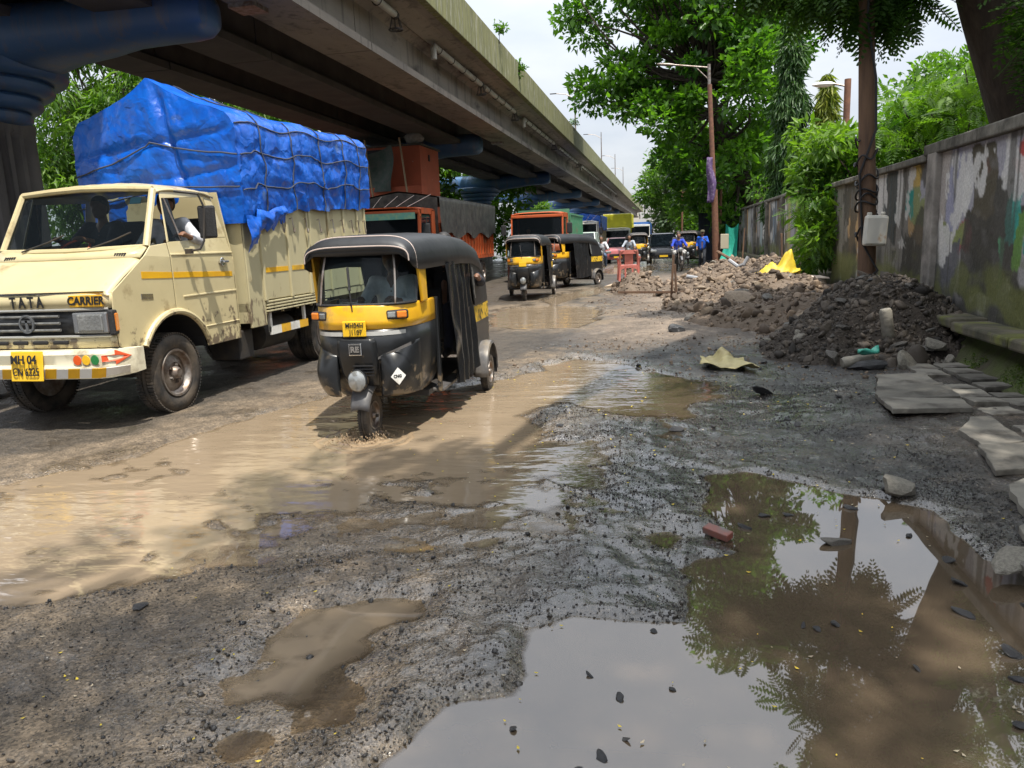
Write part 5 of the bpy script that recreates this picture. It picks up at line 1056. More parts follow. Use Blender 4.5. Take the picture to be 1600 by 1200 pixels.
# ================================================================ shed under the flyover
terra = mat('terracotta_paint', (.44,.10,.045), .8, c2=(.37,.09,.042), scale=2, dirt=(.45,.33,.25), dscale=9, damt=-.25, bump=.15)
S = thing('shed', 'terracotta painted masonry shed standing under the flyover', 'shed', (0,0,0))
MB().box((-13.0,30.65,2.7), (7.2,2.5,5.4)).build('wall', terra, S, bevel=.02)
MB().box((-12.9,29.1,1.9), (7.4,.7,3.85)).build('front_wall', terra, S, bevel=.02)
MB().box((-13.0,30.65,5.43), (7.35,2.65,.07)).build('roof_slab', plaster, S)
MB().box((-11.4,29.34,4.6), (.9,.1,1.4)).build('window_opening', dark, S); MB().box((-9.38,30.5,5.0), (.03,.16,.25)).build('meter_box', black, S)
net_g = mat('green_net', (.05,.085,.07), .85, c2=(.10,.11,.10), scale=6, bump=.4)
MB().grid(lambda u, v: (-12.6+u*2.3+.1*math.sin(v*5), 28.6+.12*math.sin(u*9+v*3)+.1*v, 5.4-v*1.75+.35*math.sin(math.pi*u)*(1-v)*-1), 20, 14).build('net', net_g, None, smooth='all')
tag(bpy.context.scene.collection.objects['net'], 'sagging dark green net hung in front of the terracotta shed', 'netting'); 
for x_ in (-12.5,-11.3,-9.9): 
    tag(MB().tube([(x_,28.5,5.6),(x_+.25,28.4,3.2)], .035, 6).build('bamboo_pole', mat('bamboo', (.3,.22,.13), .7), None), 'thin bamboo pole leaning before the terracotta shed', 'pole', 'bamboo poles before the shed')
tag(MB().tube([(-9.9,29.6,5.46),(-9.9,29.6,5.6),(-9.6,29.6,5.78),(-9.3,29.65,5.62)], [.05,.25,.28,.08], 10).build('sack_bundle', cloth('greysack', (.3,.3,.29)), None, smooth='all'), 'grey bundle lying on the roof of the terracotta shed', 'bundle')

# ================================================================ poles, lamps, signs, chair
lp = thing('street_lamp', 'rusty brown street lamp post with single arm and purple banner', 'street lamp', (2.36, 38.5, 0))
MB().tube([(.05,0,0),(-.06,0,3.6),(-.10,0,3.6),(-.33,0,8.4)], [.17,.14,.12,.10], 12).build('post', rust, lp, smooth=True)
MB().tube([(-.33,0,8.0),(-.37,0,9.3)], .075, 10).tube([(-.36,0,9.15),(-2.1,0,9.42)], .04, 8).tube([(-.35,0,8.6),(-.95,0,9.2)], .025, 6).build('arm', steel, lp, smooth=True)
MB().loft([[(x_, w_*math.cos(q), z_+h_*math.sin(q)) for q in [2*math.pi*k/10 for k in range(10)]] for x_, z_, w_, h_ in ((-1.95,9.40,.06,.05),(-2.2,9.43,.15,.07),(-2.6,9.47,.13,.06),(-2.75,9.49,.05,.03))]).build('lantern', steel, lp, smooth=True)
purple = mat('purple_banner', (.09,.05,.14), .7, c2=(.2,.15,.24), scale=9, contrast=.05, mix=.35)
MB().grid(lambda u, v: (2.36-.42+u*(.42-.3*abs(v-.45))+.04*math.sin(v*6), 38.32+.08*math.sin(u*5+v*4), 3.0+v*2.1), 8, 16).build('banner', purple, None, smooth='all', solid=.01)
tag(col.objects['banner'], 'torn purple banner tied to the rusty lamp post', 'banner')
tag(MB().box((2.78,38.3,1.15), (.38,.16,.7)).build('meter_box', mat('cream_box', (.5,.45,.33), .5), None, bevel=.02), 'small cream meter box fixed beside the rusty lamp post', 'box')
l2 = thing('street_lamp', 'short street lamp with pale oval lantern behind the wooden pole', 'street lamp', (5.05, 24.0, 0))
MB().tube([(0,0,0),(0,0,5.7)], .09, 10).build('post', rust, l2, smooth=True); MB().tube([(0,0,5.5),(-.45,0,5.62)], .03, 6).build('arm', steel, l2)
MB().loft([[(x_, w_*math.cos(q), 5.6+h_*math.sin(q)) for q in [2*math.pi*k/10 for k in range(10)]] for x_, w_, h_ in ((-.4,.06,.05),(-.55,.13,.08),(-.8,.12,.07),(-.95,.03,.02))]).build('lantern', whitep, l2, smooth=True)
for x_, y_, h_ in ((3.0,45,4.6),(1.2,60,5)):
    o = thing('utility_pole', 'thin dark pole rising through the trees behind the %s' % ('green net' if x_ > 2 else 'black car'), 'pole', (x_, y_, 0)); MB().tube([(0,0,0),(.05,0,h_)], .07, 8).build('shaft', rust, o); MB().box((0.04,0,h_-.3), (.5,.06,.06)).build('crossarm', rust, o)
wood = mat('wooden_pole', (.17,.10,.06), .85, c2=(.10,.06,.04), scale=4, stretch=(3,3,.4), bump=.7, bscale=8)
wp = thing('utility_pole', 'leaning brown wooden pole wrapped in cables rising from the rubble heap', 'pole', (2.98, 12.3, .45))
MB().tube([(.0,0,-.5),(-.03,0,1.0),(-.10,0,2.4),(-.20,0,4.6),(-.30,0,7.2)], [.135,.125,.115,.105,.10], 16).build('shaft', wood, wp, smooth=True)
cb_m = mat('black_cable', (.012,.012,.014), .5)
for z0, tn, ph in ((1.35,2.4,0),(2.0,1.3,2),(.9,1.0,1),(1.55,1.6,4)):
    MB().tube([(-.05*z0+.15*math.cos(ph+k/60*tn*6.28), .15*math.sin(ph+k/60*tn*6.28), z0+.42*k/60+.05*math.sin(k*.5)) for k in range(61)], .014, 6).build('cable_wrap', cb_m, wp, smooth=True)
MB().tube([(-.17,-.12,6.6),(-.20,-.16,4.0),(-.05,-.16,3.2),(-.02,-.16,2.5),(-.2,-.1,1.9),(-.12,-.12,.9),(.1,-.14,.5),(-.3,-.1,.1)], .018, 6).build('cable_run', cb_m, wp, smooth=True)
jb_m = mat('rust_stained_white', (.62,.60,.54), .45, dirt=(.45,.24,.06), dscale=4.5, damt=.12)
jb = thing('junction_box', 'rust stained white junction box strapped to the leaning wooden pole', 'box', (3.0, 12.13, 1.37))
MB().box((.0,-.06,.16), (.315,.13,.44), (0,R(3),0)).build('case', jb_m, jb, bevel=.035); MB().box((0,-.135,.16), (.275,.02,.38), (0,R(3),0)).build('lid', jb_m, jb, bevel=.03)
for s in (-1, 1): MB().box((s*.09,-.06,.40), (.06,.07,.05)).build('lug', jb_m, jb, bevel=.012)
chair_m = mat('red_plastic', (.55,.17,.14), .45, c2=(.48,.15,.12), scale=5, dirt=(.3,.2,.15), damt=.3)
ch = thing('plastic_chair', 'red plastic armchair with slatted back turned towards the rubble', 'chair', (-1.03, 22.0, .34), R(4)); ch.scale = (1.12,1,1)
for s in (-1, 1):
    MB().tube([(s*.24,-.23,0),(s*.22,-.17,.44),(s*.23,-.22,.62),(s*.20,-.27,.86)], [.03,.03,.028,.025], 8).build('leg', chair_m, ch, smooth=True)
    MB().tube([(s*.27,.25,0),(s*.25,.22,.42),(s*.27,.20,.62),(s*.28,0,.64),(s*.25,-.24,.66)], [.03,.03,.03,.03,.025], 8).build('arm', chair_m, ch, smooth=True)
    MB().tube([(s*.21,-.18,.44),(s*.235,-.22,.62),(s*.21,-.26,.80),(s*.13,-.27,.86)], .02, 8).build('back_post', chair_m, ch, smooth=True)
MB().box((0,.02,.43), (.46,.44,.03)).build('seat', chair_m, ch, bevel=.015)
MB().grid(lambda u, v: (-.105+u*.21, -.20-.05*v, .47+v*.32), 4, 6).build('back_panel', chair_m, ch, solid=.012)
MB().grid(lambda u, v: (-.22+u*.44, -.245-.03*math.sin(math.pi*u), .76+v*(.09+.02*math.sin(math.pi*u))), 12, 2).build('top_rail', chair_m, ch, solid=.02)
MB().prism([(-.22,.44),(.22,.44),(.21,.30),(.15,.35),(0,.37),(-.15,.35),(-.21,.30)], -.205, -.19, lambda u, v, t_: (u, t_, v)).build('skirt', chair_m, ch)
for x_ in (-.09,.09): MB().box((x_,-.19,.20), (.045,.03,.40)).build('leg_web', chair_m, ch, bevel=.008)
gnet = mat('green_shade_net', (.01,.26,.19), .8, c2=(.02,.33,.25), scale=8, bump=.4)
tag(MB().grid(lambda u, v: (3.15+u*(.55+.1*v)+.35*(1-v)**3*-1.2*(1-u), 42.6+.10*math.sin(u*8+v*3)-.7*(1-v)**4, .02+v*2.0*(1-.12*math.sin(math.pi*u))), 14, 24).build('shade_net', gnet, None, smooth='all'), 'torn bright green shade net hanging at the end of the mural wall', 'netting')
for k, (x_, y_, h_) in enumerate(((.14,17.15,.95),(.22,17.0,.75),(2.9,30.5,1.5),(3.2,22.5,1.3))):
    tag(MB().box((x_,y_,h_/2+.1), (.05,.05,h_+.2), (0,R(3*(-1)**k),0)).build('stake', wood, None, bevel=.006), ['tall wooden stake driven in by the cross bar in the dirt','short wooden stake beside the taller stake in the dirt','brown upright post against the striped mural wall','brown post against the mural wall behind the yellow sack'][k], 'stake')
tag(MB().box((.15,17.1,.34), (2.4,.05,.05), (0,R(1),R(-4))).build('cross_bar', wood, None), 'thin wooden bar laid across the stakes by the dirt', 'bar')
# ================================================================ rubble, stones, litter
def rock_arrays(k, seed, flat=.6, sub=1):
    bm = bmesh.new(); bmesh.ops.create_icosphere(bm, subdivisions=sub, radius=1)
    r_ = random.Random(seed)
    pl_ = [(Vector((r_.gauss(0,1), r_.gauss(0,1), r_.gauss(0,1))).normalized(), r_.uniform(.45,.8)) for _ in range(9)]
    for v in bm.verts:
        for n_, d_ in pl_:
            e_ = v.co.dot(n_)-d_
            if e_ > 0: v.co -= n_*e_
        v.co *= r_.uniform(.94,1.06)
    sx_, sy_ = r_.uniform(.8,1.3), r_.uniform(.6,1.0)
    for v in bm.verts: v.co = Vector((v.co.x*sx_, v.co.y*sy_, v.co.z*flat))
    bmesh.ops.triangulate(bm, faces=bm.faces)
    bm.verts.ensure_lookup_table(); V = np.array([v.co[:] for v in bm.verts]); F = np.array([[v.index for v in f.verts] for f in bm.faces]); bm.free()
    return V, F
ROCKS = [rock_arrays(i, i*13+5, random.uniform(.5,.85), 2) for i in range(8)]
PEB = [rock_arrays(i, i*7+91, .42, 1) for i in range(6)]
def rots(n_):
    q = rng.normal(size=(n_, 4)); q /= np.linalg.norm(q, axis=1)[:, None]; w_, x, y, z = q.T
    return np.stack([1-2*(y*y+z*z),2*(x*y-z*w_),2*(x*z+y*w_),2*(x*y+z*w_),1-2*(x*x+z*z),2*(y*z-x*w_),2*(x*z-y*w_),2*(y*z+x*w_),1-2*(x*x+y*y)], -1).reshape(n_,3,3)
def scatter(name, pos, size, m_, parent=None, lib=PEB, tint=None):
    Vs, Fs, Ts = [], [], []; b = 0; pick = rng.integers(0, len(lib), len(pos)); M_ = rots(len(pos)); tint = rng.random(len(pos)) if tint is None else tint
    for k, (V, F) in enumerate(lib):
        ii = np.where(pick == k)[0]
        if not len(ii): continue
        W_ = np.einsum('nij,vj->nvi', M_[ii], V)*size[ii][:, None, None] + pos[ii][:, None, :]
        Fk = F[None]+ (np.arange(len(ii))*len(V))[:, None, None] + b
        Vs.append(W_.reshape(-1,3)); Fs.append(Fk.reshape(-1,3)); Ts.append(np.repeat(tint[ii], len(F))); b += len(ii)*len(V)
    return np_mesh(name, np.concatenate(Vs), np.concatenate(Fs), m_, parent, {'tint': ('FLOAT', 'FACE', np.concatenate(Ts))})
def stonemat(name, a_, b_, rough=.6, wet=False):
    M = mat(name, a_, rough, bump=.5, bscale=18); t_ = M.node_tree; n_ = t_.nodes; p_ = n_['Principled BSDF']
    at = n_.new('ShaderNodeAttribute'); at.attribute_name = 'tint'; x = n_.new('ShaderNodeMix'); x.data_type = 'RGBA'; x.inputs[6].default_value = (*a_,1); x.inputs[7].default_value = (*b_,1)
    t_.links.new(at.outputs['Fac'], x.inputs[0]); t_.links.new(x.outputs[2], p_.inputs['Base Color']); return M
grav_m = stonemat('wet_gravel', (.012,.012,.014), (.10,.088,.075), .30)
rub_m = stonemat('rubble_bits', (.05,.035,.025), (.25,.185,.13), .8)
drub_m = stonemat('dark_rubble_bits', (.014,.011,.009), (.10,.08,.062), .75)
# loose gravel on the broken road, thicker along the puddle rims
n_ = 52000; gx = rng.uniform(-3.4, 2.2, n_); gy = 1.7+rng.random(n_)**1.5*8.5
h_, wd_ = ground_h(gx, gy, True)
dens = (.10+.8*np.exp(-(wd_/.16)**2)*(wd_ > -.06)+.35*np.clip(fbm(gx*1.6, gy*1.6, 3, 55)+.1, 0, 1))*(1-.75*sstep(-1.8,-2.8,gx)*sstep(3.5,5,gy))
keep = (rng.random(n_) < dens) & (h_ > -.012); gx, gy, h_ = gx[keep], gy[keep], h_[keep]
sz = np.clip(rng.lognormal(-5.3, .55, len(gx)), .0025, .022)
tag(scatter('gravel', np.stack([gx, gy, h_+sz*.25], -1), sz, grav_m), 'loose wet black gravel strewn over the broken road', 'gravel', kind='stuff')
OCT = []
for i_ in range(5):
    r_ = np.random.default_rng(i_+40); OCT.append((np.array([(1,0,0),(-1,0,0),(0,1,0),(0,-1,0),(0,0,.7),(0,0,-.7)])*r_.uniform(.65,1.25,(6,1)), np.array([(0,2,4),(2,1,4),(1,3,4),(3,0,4),(2,0,5),(1,2,5),(3,1,5),(0,3,5)])))
# grit: the aggregate standing out of the worn surface
n_ = 120000; gx = rng.uniform(-2.8, 1.9, n_); gy = 1.6+rng.random(n_)**1.7*6.5
h_, wd_ = ground_h(gx, gy, True); pt_ = np.clip(fbm(gx*2.3, gy*2.3, 4, 155)*1.6+.45, 0, 1)
keep = (rng.random(n_) < (.12+.75*pt_)*(1-.6*sstep(-.5,-1.2,gx))) & (h_ > .001); gx, gy, h_ = gx[keep], gy[keep], h_[keep]; sz = np.clip(rng.lognormal(-5.65, .40, len(gx)), .002, .010)*(1+.07*gy)*(1-.25*sstep(-.5,-1.2,gx))
tag(scatter('grit', np.stack([gx, gy, h_+sz*.1], -1), sz, stonemat('dark_grit', (.007,.007,.009), (.055,.048,.042), .30), None, OCT), 'fine black grit standing out of the worn wet road', 'grit', kind='stuff')
# dark stones lying singly in and beside the pool
dark_stone = mat('wet_black_stone', (.022,.022,.025), .32, c2=(.05,.05,.052), scale=20, bump=.5, bscale=40)
grey_stone = mat('grey_stone', (.13,.12,.105), .6, c2=(.075,.068,.06), scale=9, bump=.6, bscale=20)
tan_stone = mat('pale_brown_stone', (.28,.215,.15), .75, c2=(.18,.14,.10), scale=7, bump=.6, bscale=18)
conc_st = mat('broken_concrete', (.27,.25,.21), .8, c2=(.16,.145,.12), scale=8, bump=.7, bscale=22)
RM = []
for i, (V, F) in enumerate(ROCKS):
    me = bpy.data.meshes.new('stone'); me.from_pydata(V.tolist(), [], F.tolist()); RM.append(me)
def stone(i, loc, size, m_, label, group=None, rot=None, sc=(1,1,1), name='stone', cat='stone'):
    me = RM[i % len(RM)].copy(); me.materials.append(m_)
    o = obj_from(me, name, None, loc, rot or (random.uniform(-.5,.5), random.uniform(-.5,.5), random.uniform(0,6)), tuple(size*s_ for s_ in sc)); return tag(o, label, cat, group)
stone(0, (1.36,4.66,.08), .125, conc_st, 'angular grey lump of concrete at the rim of the large puddle', rot=(.1,.2,.5), sc=(1.1,.8,.75))
stone(1, (.85,3.91,.012), .085, grey_stone, 'flat-topped grey stone standing out of the large puddle', rot=(.1,.05,.2), sc=(1,.7,.6))
stone(2, (.17,12.26,.10), .17, dark_stone, 'squarish dark stone lying alone on the wet road by the rubble', rot=(.3,.1,.3))
stone(3, (.08,6.20,.02), .09, dark_stone, 'flat black stone at the near edge of the middle puddle', rot=(0,.1,.4), sc=(1.2,.8,.5))
stone(4, (1.56,3.60,.08), .13, conc_st, 'pale broken slab end on the bank of the large puddle', rot=(.1,-.1,.9), sc=(1.3,.9,.5))
stone(5, (.92,7.58,.06), .11, dark_stone, 'dark stone beside the pale yellow sack', sc=(1.2,.8,.6))
for i, (px_, py_, s_) in enumerate(((.55,4.28,.045),(.68,4.30,.04),(1.05,4.45,.05),(1.25,4.05,.04),(1.33,3.75,.05),(1.3,3.5,.05),(1.22,3.2,.055),(.68,3.05,.03),(.6,3.0,.025),(.55,3.02,.022),(1.28,2.9,.06),(1.22,2.72,.05),(1.33,2.55,.055),(1.12,2.45,.035),(1.45,2.8,.06),(1.1,2.2,.04),(1.3,2.25,.05),(-.28,2.55,.022),(-.16,2.42,.03),(.02,2.5,.026),(-.2,2.1,.03),(-.27,2.02,.028),(-.13,2.2,.02),(-.5,2.2,.02),(-.05,2.9,.02),(.42,4.1,.05),(1.5,3.3,.06),(1.62,2.9,.06),(1.4,3.05,.03),(.9,2.75,.022))):
    stone(i, (px_, py_, .004), s_, dark_stone, 'small wet black stone breaking the surface of the large puddle', 'small black stones in the large puddle', sc=(1,.8,.55))
for i in range(34):
    x_, y_ = random.uniform(-3.3,1.6), random.choice([random.uniform(2.0,4.4), random.uniform(4.4,9.5)])
    hh_, w_d = ground_h(np.array([x_]), np.array([y_]), True)
    if w_d[0] < .02: continue
    stone(i, (x_, y_, float(hh_[0])+.01), random.uniform(.022,.05), dark_stone, 'black chip of road metal lying on the wet broken road', 'black chips of road metal', sc=(1.2,.9,.6))
stone(6, (-2.72,6.72,.03), .07, conc_st, 'pale flat stone in the shallow water beside the rickshaw', rot=(0,.05,.3), sc=(1.5,.7,.35))
tag(MB().box((.27,3.93,.032), (.15,.065,.04), (.1,.1,-.6)).build('brick_fragment', mat('wet_brick', (.22,.06,.04), .5, c2=(.12,.10,.09), scale=12), None, bevel=.006), 'broken red brick at the left rim of the large puddle', 'brick')

# heaps
def heap(name, label, fn, x0, x1, y0, y1, nx_, ny_, m_, bits, bitm, szr):
    H_ = thing(name, label, 'rubble heap', (0,0,0))
    X_, Y_ = np.meshgrid(np.linspace(x0,x1,nx_), np.linspace(y0,y1,ny_)); Z_ = fn(X_, Y_) + fbm(X_*3, Y_*3, 5, 11)*.13*np.clip(fn(X_,Y_)*4+.3,0,1)
    ix = np.arange(X_.size).reshape(X_.shape)
    np_mesh('soil', np.stack([X_,Y_,Z_],-1).reshape(-1,3), np.stack([ix[:-1,:-1],ix[:-1,1:],ix[1:,1:],ix[1:,:-1]],-1).reshape(-1,4), m_, H_, smooth=True)
    bx_ = rng.uniform(x0,x1,bits); by_ = rng.uniform(y0,y1,bits); bz_ = fn(bx_,by_)+fbm(bx_*3,by_*3,5,11)*.13*np.clip(fn(bx_,by_)*4+.3,0,1)
    k_ = (bz_ > .05) & (rng.random(bits) < np.clip(.3+fn(bx_,by_)*2,0,1)); s_ = np.clip(rng.lognormal(szr, .6, bits), .008, .12)
    tag(scatter('loose_rubble', np.stack([bx_,by_,bz_],-1)[k_], s_[k_], bitm, H_, PEB+OCT), kind='stuff')
    q_ = rng.random(bits) < .055; s2 = np.clip(rng.lognormal(szr+1.25, .45, bits), .03, .16); k2 = q_ & (bz_ > .06)
    tag(scatter('loose_chunks', np.stack([bx_,by_,bz_+s2*.1],-1)[k2], s2[k2], bitm, H_, ROCKS), kind='stuff')
    return H_
def h1(x, y):
    d = np.sqrt(((x-2.75)/1.75)**2+((y-10.6)/2.3)**2); d2 = np.sqrt(((x-2.1)/1.0)**2+((y-10.0)/1.5)**2)
    n_ = fbm(x*1.3, y*1.3, 3, 21)
    return np.maximum(.98*(1-sstep(0,1,d+n_*.10)), .50*(1-sstep(0,1,d2+n_*.15)))*(1+.12*n_) - .02
def h2(x, y):
    g_ = lambda cx,cy,rx,ry,hh: hh*(1-sstep(0,1,np.sqrt(((x-cx)/rx)**2+((y-cy)/ry)**2)))
    return np.maximum.reduce([g_(2.2,16.0,2.0,4.2,.62), g_(2.9,21.5,2.0,5,.72), g_(1.0,20,1.7,6,.40), g_(2.4,27,2.2,5.5,.52), g_(-.9,22.5,1.1,3.0,.44), g_(.5,16,1.0,2.2,.22), g_(2.3,13.0,1.7,2.6,.46), g_(1.2,13.6,1.3,2.0,.24)])*(1+.25*fbm(x*1.1,y*1.1,3,25)) + .13 - .30*sstep(.72,1.0,np.maximum(np.abs(x-1.2)/2.9, np.abs(y-21.6)/11.2)) - .22*sstep(.12,.02,np.maximum.reduce([g_(2.2,16.0,2.0,4.2,.62), g_(2.9,21.5,2.0,5,.72), g_(1.0,20,1.7,6,.40), g_(2.4,27,2.2,5.5,.52), g_(-.9,22.5,1.1,3.0,.44), g_(.5,16,1.0,2.2,.22), g_(2.3,13.0,1.7,2.6,.46), g_(1.2,13.6,1.3,2.0,.24)]))
dsoil = mat('dark_soil', (.026,.020,.015), .9, c2=(.045,.034,.025), scale=5, bump=.9, bscale=26)
bsoil = mat('brown_soil', (.105,.078,.056), .95, c2=(.15,.115,.085), scale=4, bump=.9, bscale=22)
heap('rubble_heap', 'dark damp heap of soil and broken stone against the boundary wall', h1, .8, 3.46, 8.0, 13.2, 150, 220, dsoil, 22000, drub_m, -4.3)
heap('rubble_heap', 'long low heap of brown rubble beside the mural wall', h2, -1.7, 4.0, 10.4, 32.5, 140, 330, bsoil, 32000, rub_m, -3.85)
n_ = 9000; gx = rng.uniform(-1.9, 2.6, n_); gy = rng.uniform(8.2, 24, n_); gh_ = ground_h(gx, gy); kp_ = (gh_ > .004) & (rng.random(n_) < np.clip(.25+fbm(gx*1.1, gy*.8, 3, 165)*1.3+.18*(gx+1), 0, 1))
sz = np.clip(rng.lognormal(-4.5, .55, n_), .005, .05)
tag(scatter('rubble_crumbs', np.stack([gx, gy, gh_+sz*.15], -1)[kp_], sz[kp_], rub_m, None, OCT), 'scattered crumbs of brick and stone on the dirt before the heaps', 'rubble crumbs', kind='stuff')
def on1(x, y): return float(h1(np.array(x), np.array(y)))
def on2(x, y): return float(h2(np.array(x), np.array(y)))
k = 0
while k < 46:
    x_, y_ = random.uniform(1.1,3.4), random.uniform(8.3,12.2); z_ = on1(x_, y_)
    if z_ < .04: continue
    m_ = random.choice([grey_stone, conc_st, grey_stone, dark_stone])
    nm = {grey_stone.name: 'grey', conc_st.name: 'pale', dark_stone.name: 'black'}[m_.name]
    stone(k, (x_, y_, z_+.02), random.uniform(.05,.13), m_, 'broken %s stone lying on the dark rubble heap' % nm, nm+' stones on the dark heap', sc=(1.1,.9,.7)); k += 1
k = 0
while k < 44:
    x_, y_ = random.uniform(-.4,3.7), random.uniform(13.2,28); z_ = on2(x_, y_)
    if z_ < .14: continue
    m_ = random.choice([tan_stone, tan_stone, conc_st, grey_stone]); nm = {tan_stone.name: 'pale brown', grey_stone.name: 'grey', conc_st.name: 'whitish'}[m_.name]
    stone(k, (x_, y_, z_+.03), random.uniform(.08,.20), m_, 'broken %s stone lying on the long brown heap' % nm, nm+' stones on the brown heap', sc=(1.2,.9,.7)); k += 1
for i, (x_, y_, s_, m_, lb) in enumerate(((2.55,8.75,.20,conc_st,'large upright slab of broken concrete at the foot of the dark heap'),(1.85,9.05,.19,grey_stone,'big upright grey-green stone on the front of the dark heap'),(2.15,8.78,.20,dark_stone,'wide black slab under the concrete roll on the dark heap'),(2.05,11.7,.22,tan_stone,'large pale block on the shoulder of the dark heap'),(2.2,12.1,.20,conc_st,'squared pale block on the crest of the dark heap'),(1.35,14.2,.28,tan_stone,'big brown boulder below the yellow sack'),(2.95,9.1,.14,conc_st,'pale cube-like stone near the wall foot on the dark heap'))):
    z_ = on1(x_, y_) if y_ < 13 else on2(x_, y_); stone(i+2, (x_, y_, z_+s_*.35), s_, m_, lb, rot=(R(50) if 'upright' in lb else .2, .2, .6+i), sc=(.8,1.1,.75) if 'upright' in lb else (1.2,.9,.7))
def roll(x, y, z, ln, r_, rot, lb):
    o = MB().lathe([(.001,-ln/2),(r_*.8,-ln/2),(r_,-ln/2+.03),(r_*.96,0),(r_,ln/2-.03),(r_*.8,ln/2),(.001,ln/2)], 14, 'x').build('concrete_core', conc_st, None, smooth=True); o.location = (x,y,z); o.rotation_euler = rot; tag(o, lb, 'concrete piece')
roll(2.08,8.85,on1(2.08,8.85)+.12,.34,.065,(0,R(-8),R(10)),'lying cylinder of concrete on the front of the dark heap')
roll(2.5,9.35,on1(2.5,9.35)+.13,.36,.07,(R(10),R(80),.2),'upright cylinder of concrete on the dark heap below the junction box')
# sacks, pipes, litter
sack_y = mat('yellow_sack', (.66,.50,.03), .55, c2=(.5,.36,.03), scale=4, bump=.4, bscale=8)
sack_p = mat('pale_yellow_sack', (.48,.42,.20), .6, c2=(.35,.29,.14), scale=5, bump=.5, bscale=9)
def sk(u, v):
    x = u*2-1; r_ = .55*(1-.55*abs(x)); n_ = float(fbm(np.array(u*5.), np.array(v*4.), 3, 33)); hgt_ = .05+(.34*math.exp(-((x-.38)/.30)**2)+.17*math.exp(-((x+.35)/.25)**2))*(1-abs(v*2-1)**2.5)+.16*max(0,1-abs(x-.55)/.18)*max(0,1-abs(v-.4)/.3)+.05*math.sin(x*9+v*7)*math.sin(v*8)
    return (2.22+x*.42+.07*n_, 16.2+(v-.5)*r_*1.3, on2(2.2,16.2)+hgt_*(.85+.7*n_)+.07*n_)
tag(MB().grid(sk, 30, 20).build('plastic_sack', sack_y, None, smooth='all', solid=.012), 'crumpled bright yellow plastic sack on the long brown heap', 'sack')
def sk2(u, v):
    n_ = float(fbm(np.array(u*4.), np.array(v*4.), 4, 37)); a_ = Vector((.38,9.05)).lerp(Vector((1.02,8.68)), u); b_ = Vector((.50,9.62)).lerp(Vector((.88,9.3)), u); p_ = a_.lerp(b_, v)
    return (p_.x+.05*n_, p_.y-.07*math.sin(u*6), .07+.05*abs(n_)+.17*math.exp(-((u-.45)/.3)**2)*max(0,v-.25)**1.2+.03*math.sin(u*9+v*4))
tag(MB().grid(sk2, 34, 26).build('plastic_sack', sack_p, None, smooth='all', solid=.006), 'flattened pale yellow woven sack lying on the wet road edge', 'sack')
tag(MB().box((2.85,16.6,on2(2.85,16.6)+.07), (.75,.5,.03), (.05,.03,.2)).build('board', mat('pinkish_board', (.6,.5,.44), .6), None, bevel=.006), 'pale pink board lying beside the yellow sack', 'board')
pg = mat('grey_pipe', (.30,.31,.33), .4)
for lb, pts, r_ in (('grey plastic pipe with an upturned end on the brown heap', [(1.9,24.2,.75),(2.15,24,.55),(2.3,23.8,.62),(2.42,23.8,.85)], .06), ('short grey pipe lying on the left of the brown heap', [(.55,20.3,.50),(1.05,19.9,.42)], .05)):
    tag(MB().tube(pts, r_, 8).build('pipe', pg, None, smooth=True), lb, 'pipe')
tag(MB().tube([(1.6,25,1.0),(2.15,24.3,.66)], .045, 6).build('timber', wood, None), 'brown timber stick leaning on the grey pipe', 'timber')
tag(MB().prism([(-1.75,22.2),(-1.0,21.9),(-.95,22.9),(-1.6,23.1)], 0, .05, lambda u, v, t_: (u, v, t_+.13+.12*(u+1.75))).build('cardboard_sheet', mat('cardboard', (.38,.30,.21), .8), None), 'tan cardboard sheet lying by the side-on rickshaw', 'cardboard')
tag(MB().grid(lambda u, v: (2.06+.22*u, 8.72+.06*v+.03*u, on1(2.1,8.75)+.24+.04*u+.03*math.sin(v*3+u*5)), 8, 4).build('plastic_bottle', mat('teal_plastic', (.08,.42,.32), .3), None, solid=.03, smooth='all'), 'crushed teal plastic bottle on the front of the dark heap', 'bottle')
# small pale and yellow litter: leaves and scraps, floating or lying
lx, ly = rng.uniform(-2.6,2.4,420), 1.9+rng.random(420)**1.4*7.5
lh = np.maximum(ground_h(lx, ly), 0)+.006
ang = rng.uniform(0,6.28,420); s_ = rng.uniform(.004,.012,420)*(1+.25*(ly-2))**.5
V = np.concatenate([np.stack([lx+s_*np.cos(ang+a_)*k_, ly+s_*np.sin(ang+a_)*k_, lh+z_*s_], -1)[:, None] for a_, k_, z_ in ((0,1,.3),(1.57,.5,0),(3.14,1,.2),(4.71,.5,0))], 1).reshape(-1,3)
lit_m = leafmat('litter', (.35,.30,.22), (.55,.42,.05), .1, .7)
tag(np_mesh('fallen_leaves', V, np.arange(len(V)).reshape(-1,4), lit_m, None, {'tint': ('FLOAT','FACE', (rng.random(420) > .55).astype(float))}), 'tiny yellow leaves and pale scraps scattered over mud and water', 'leaves', kind='stuff')

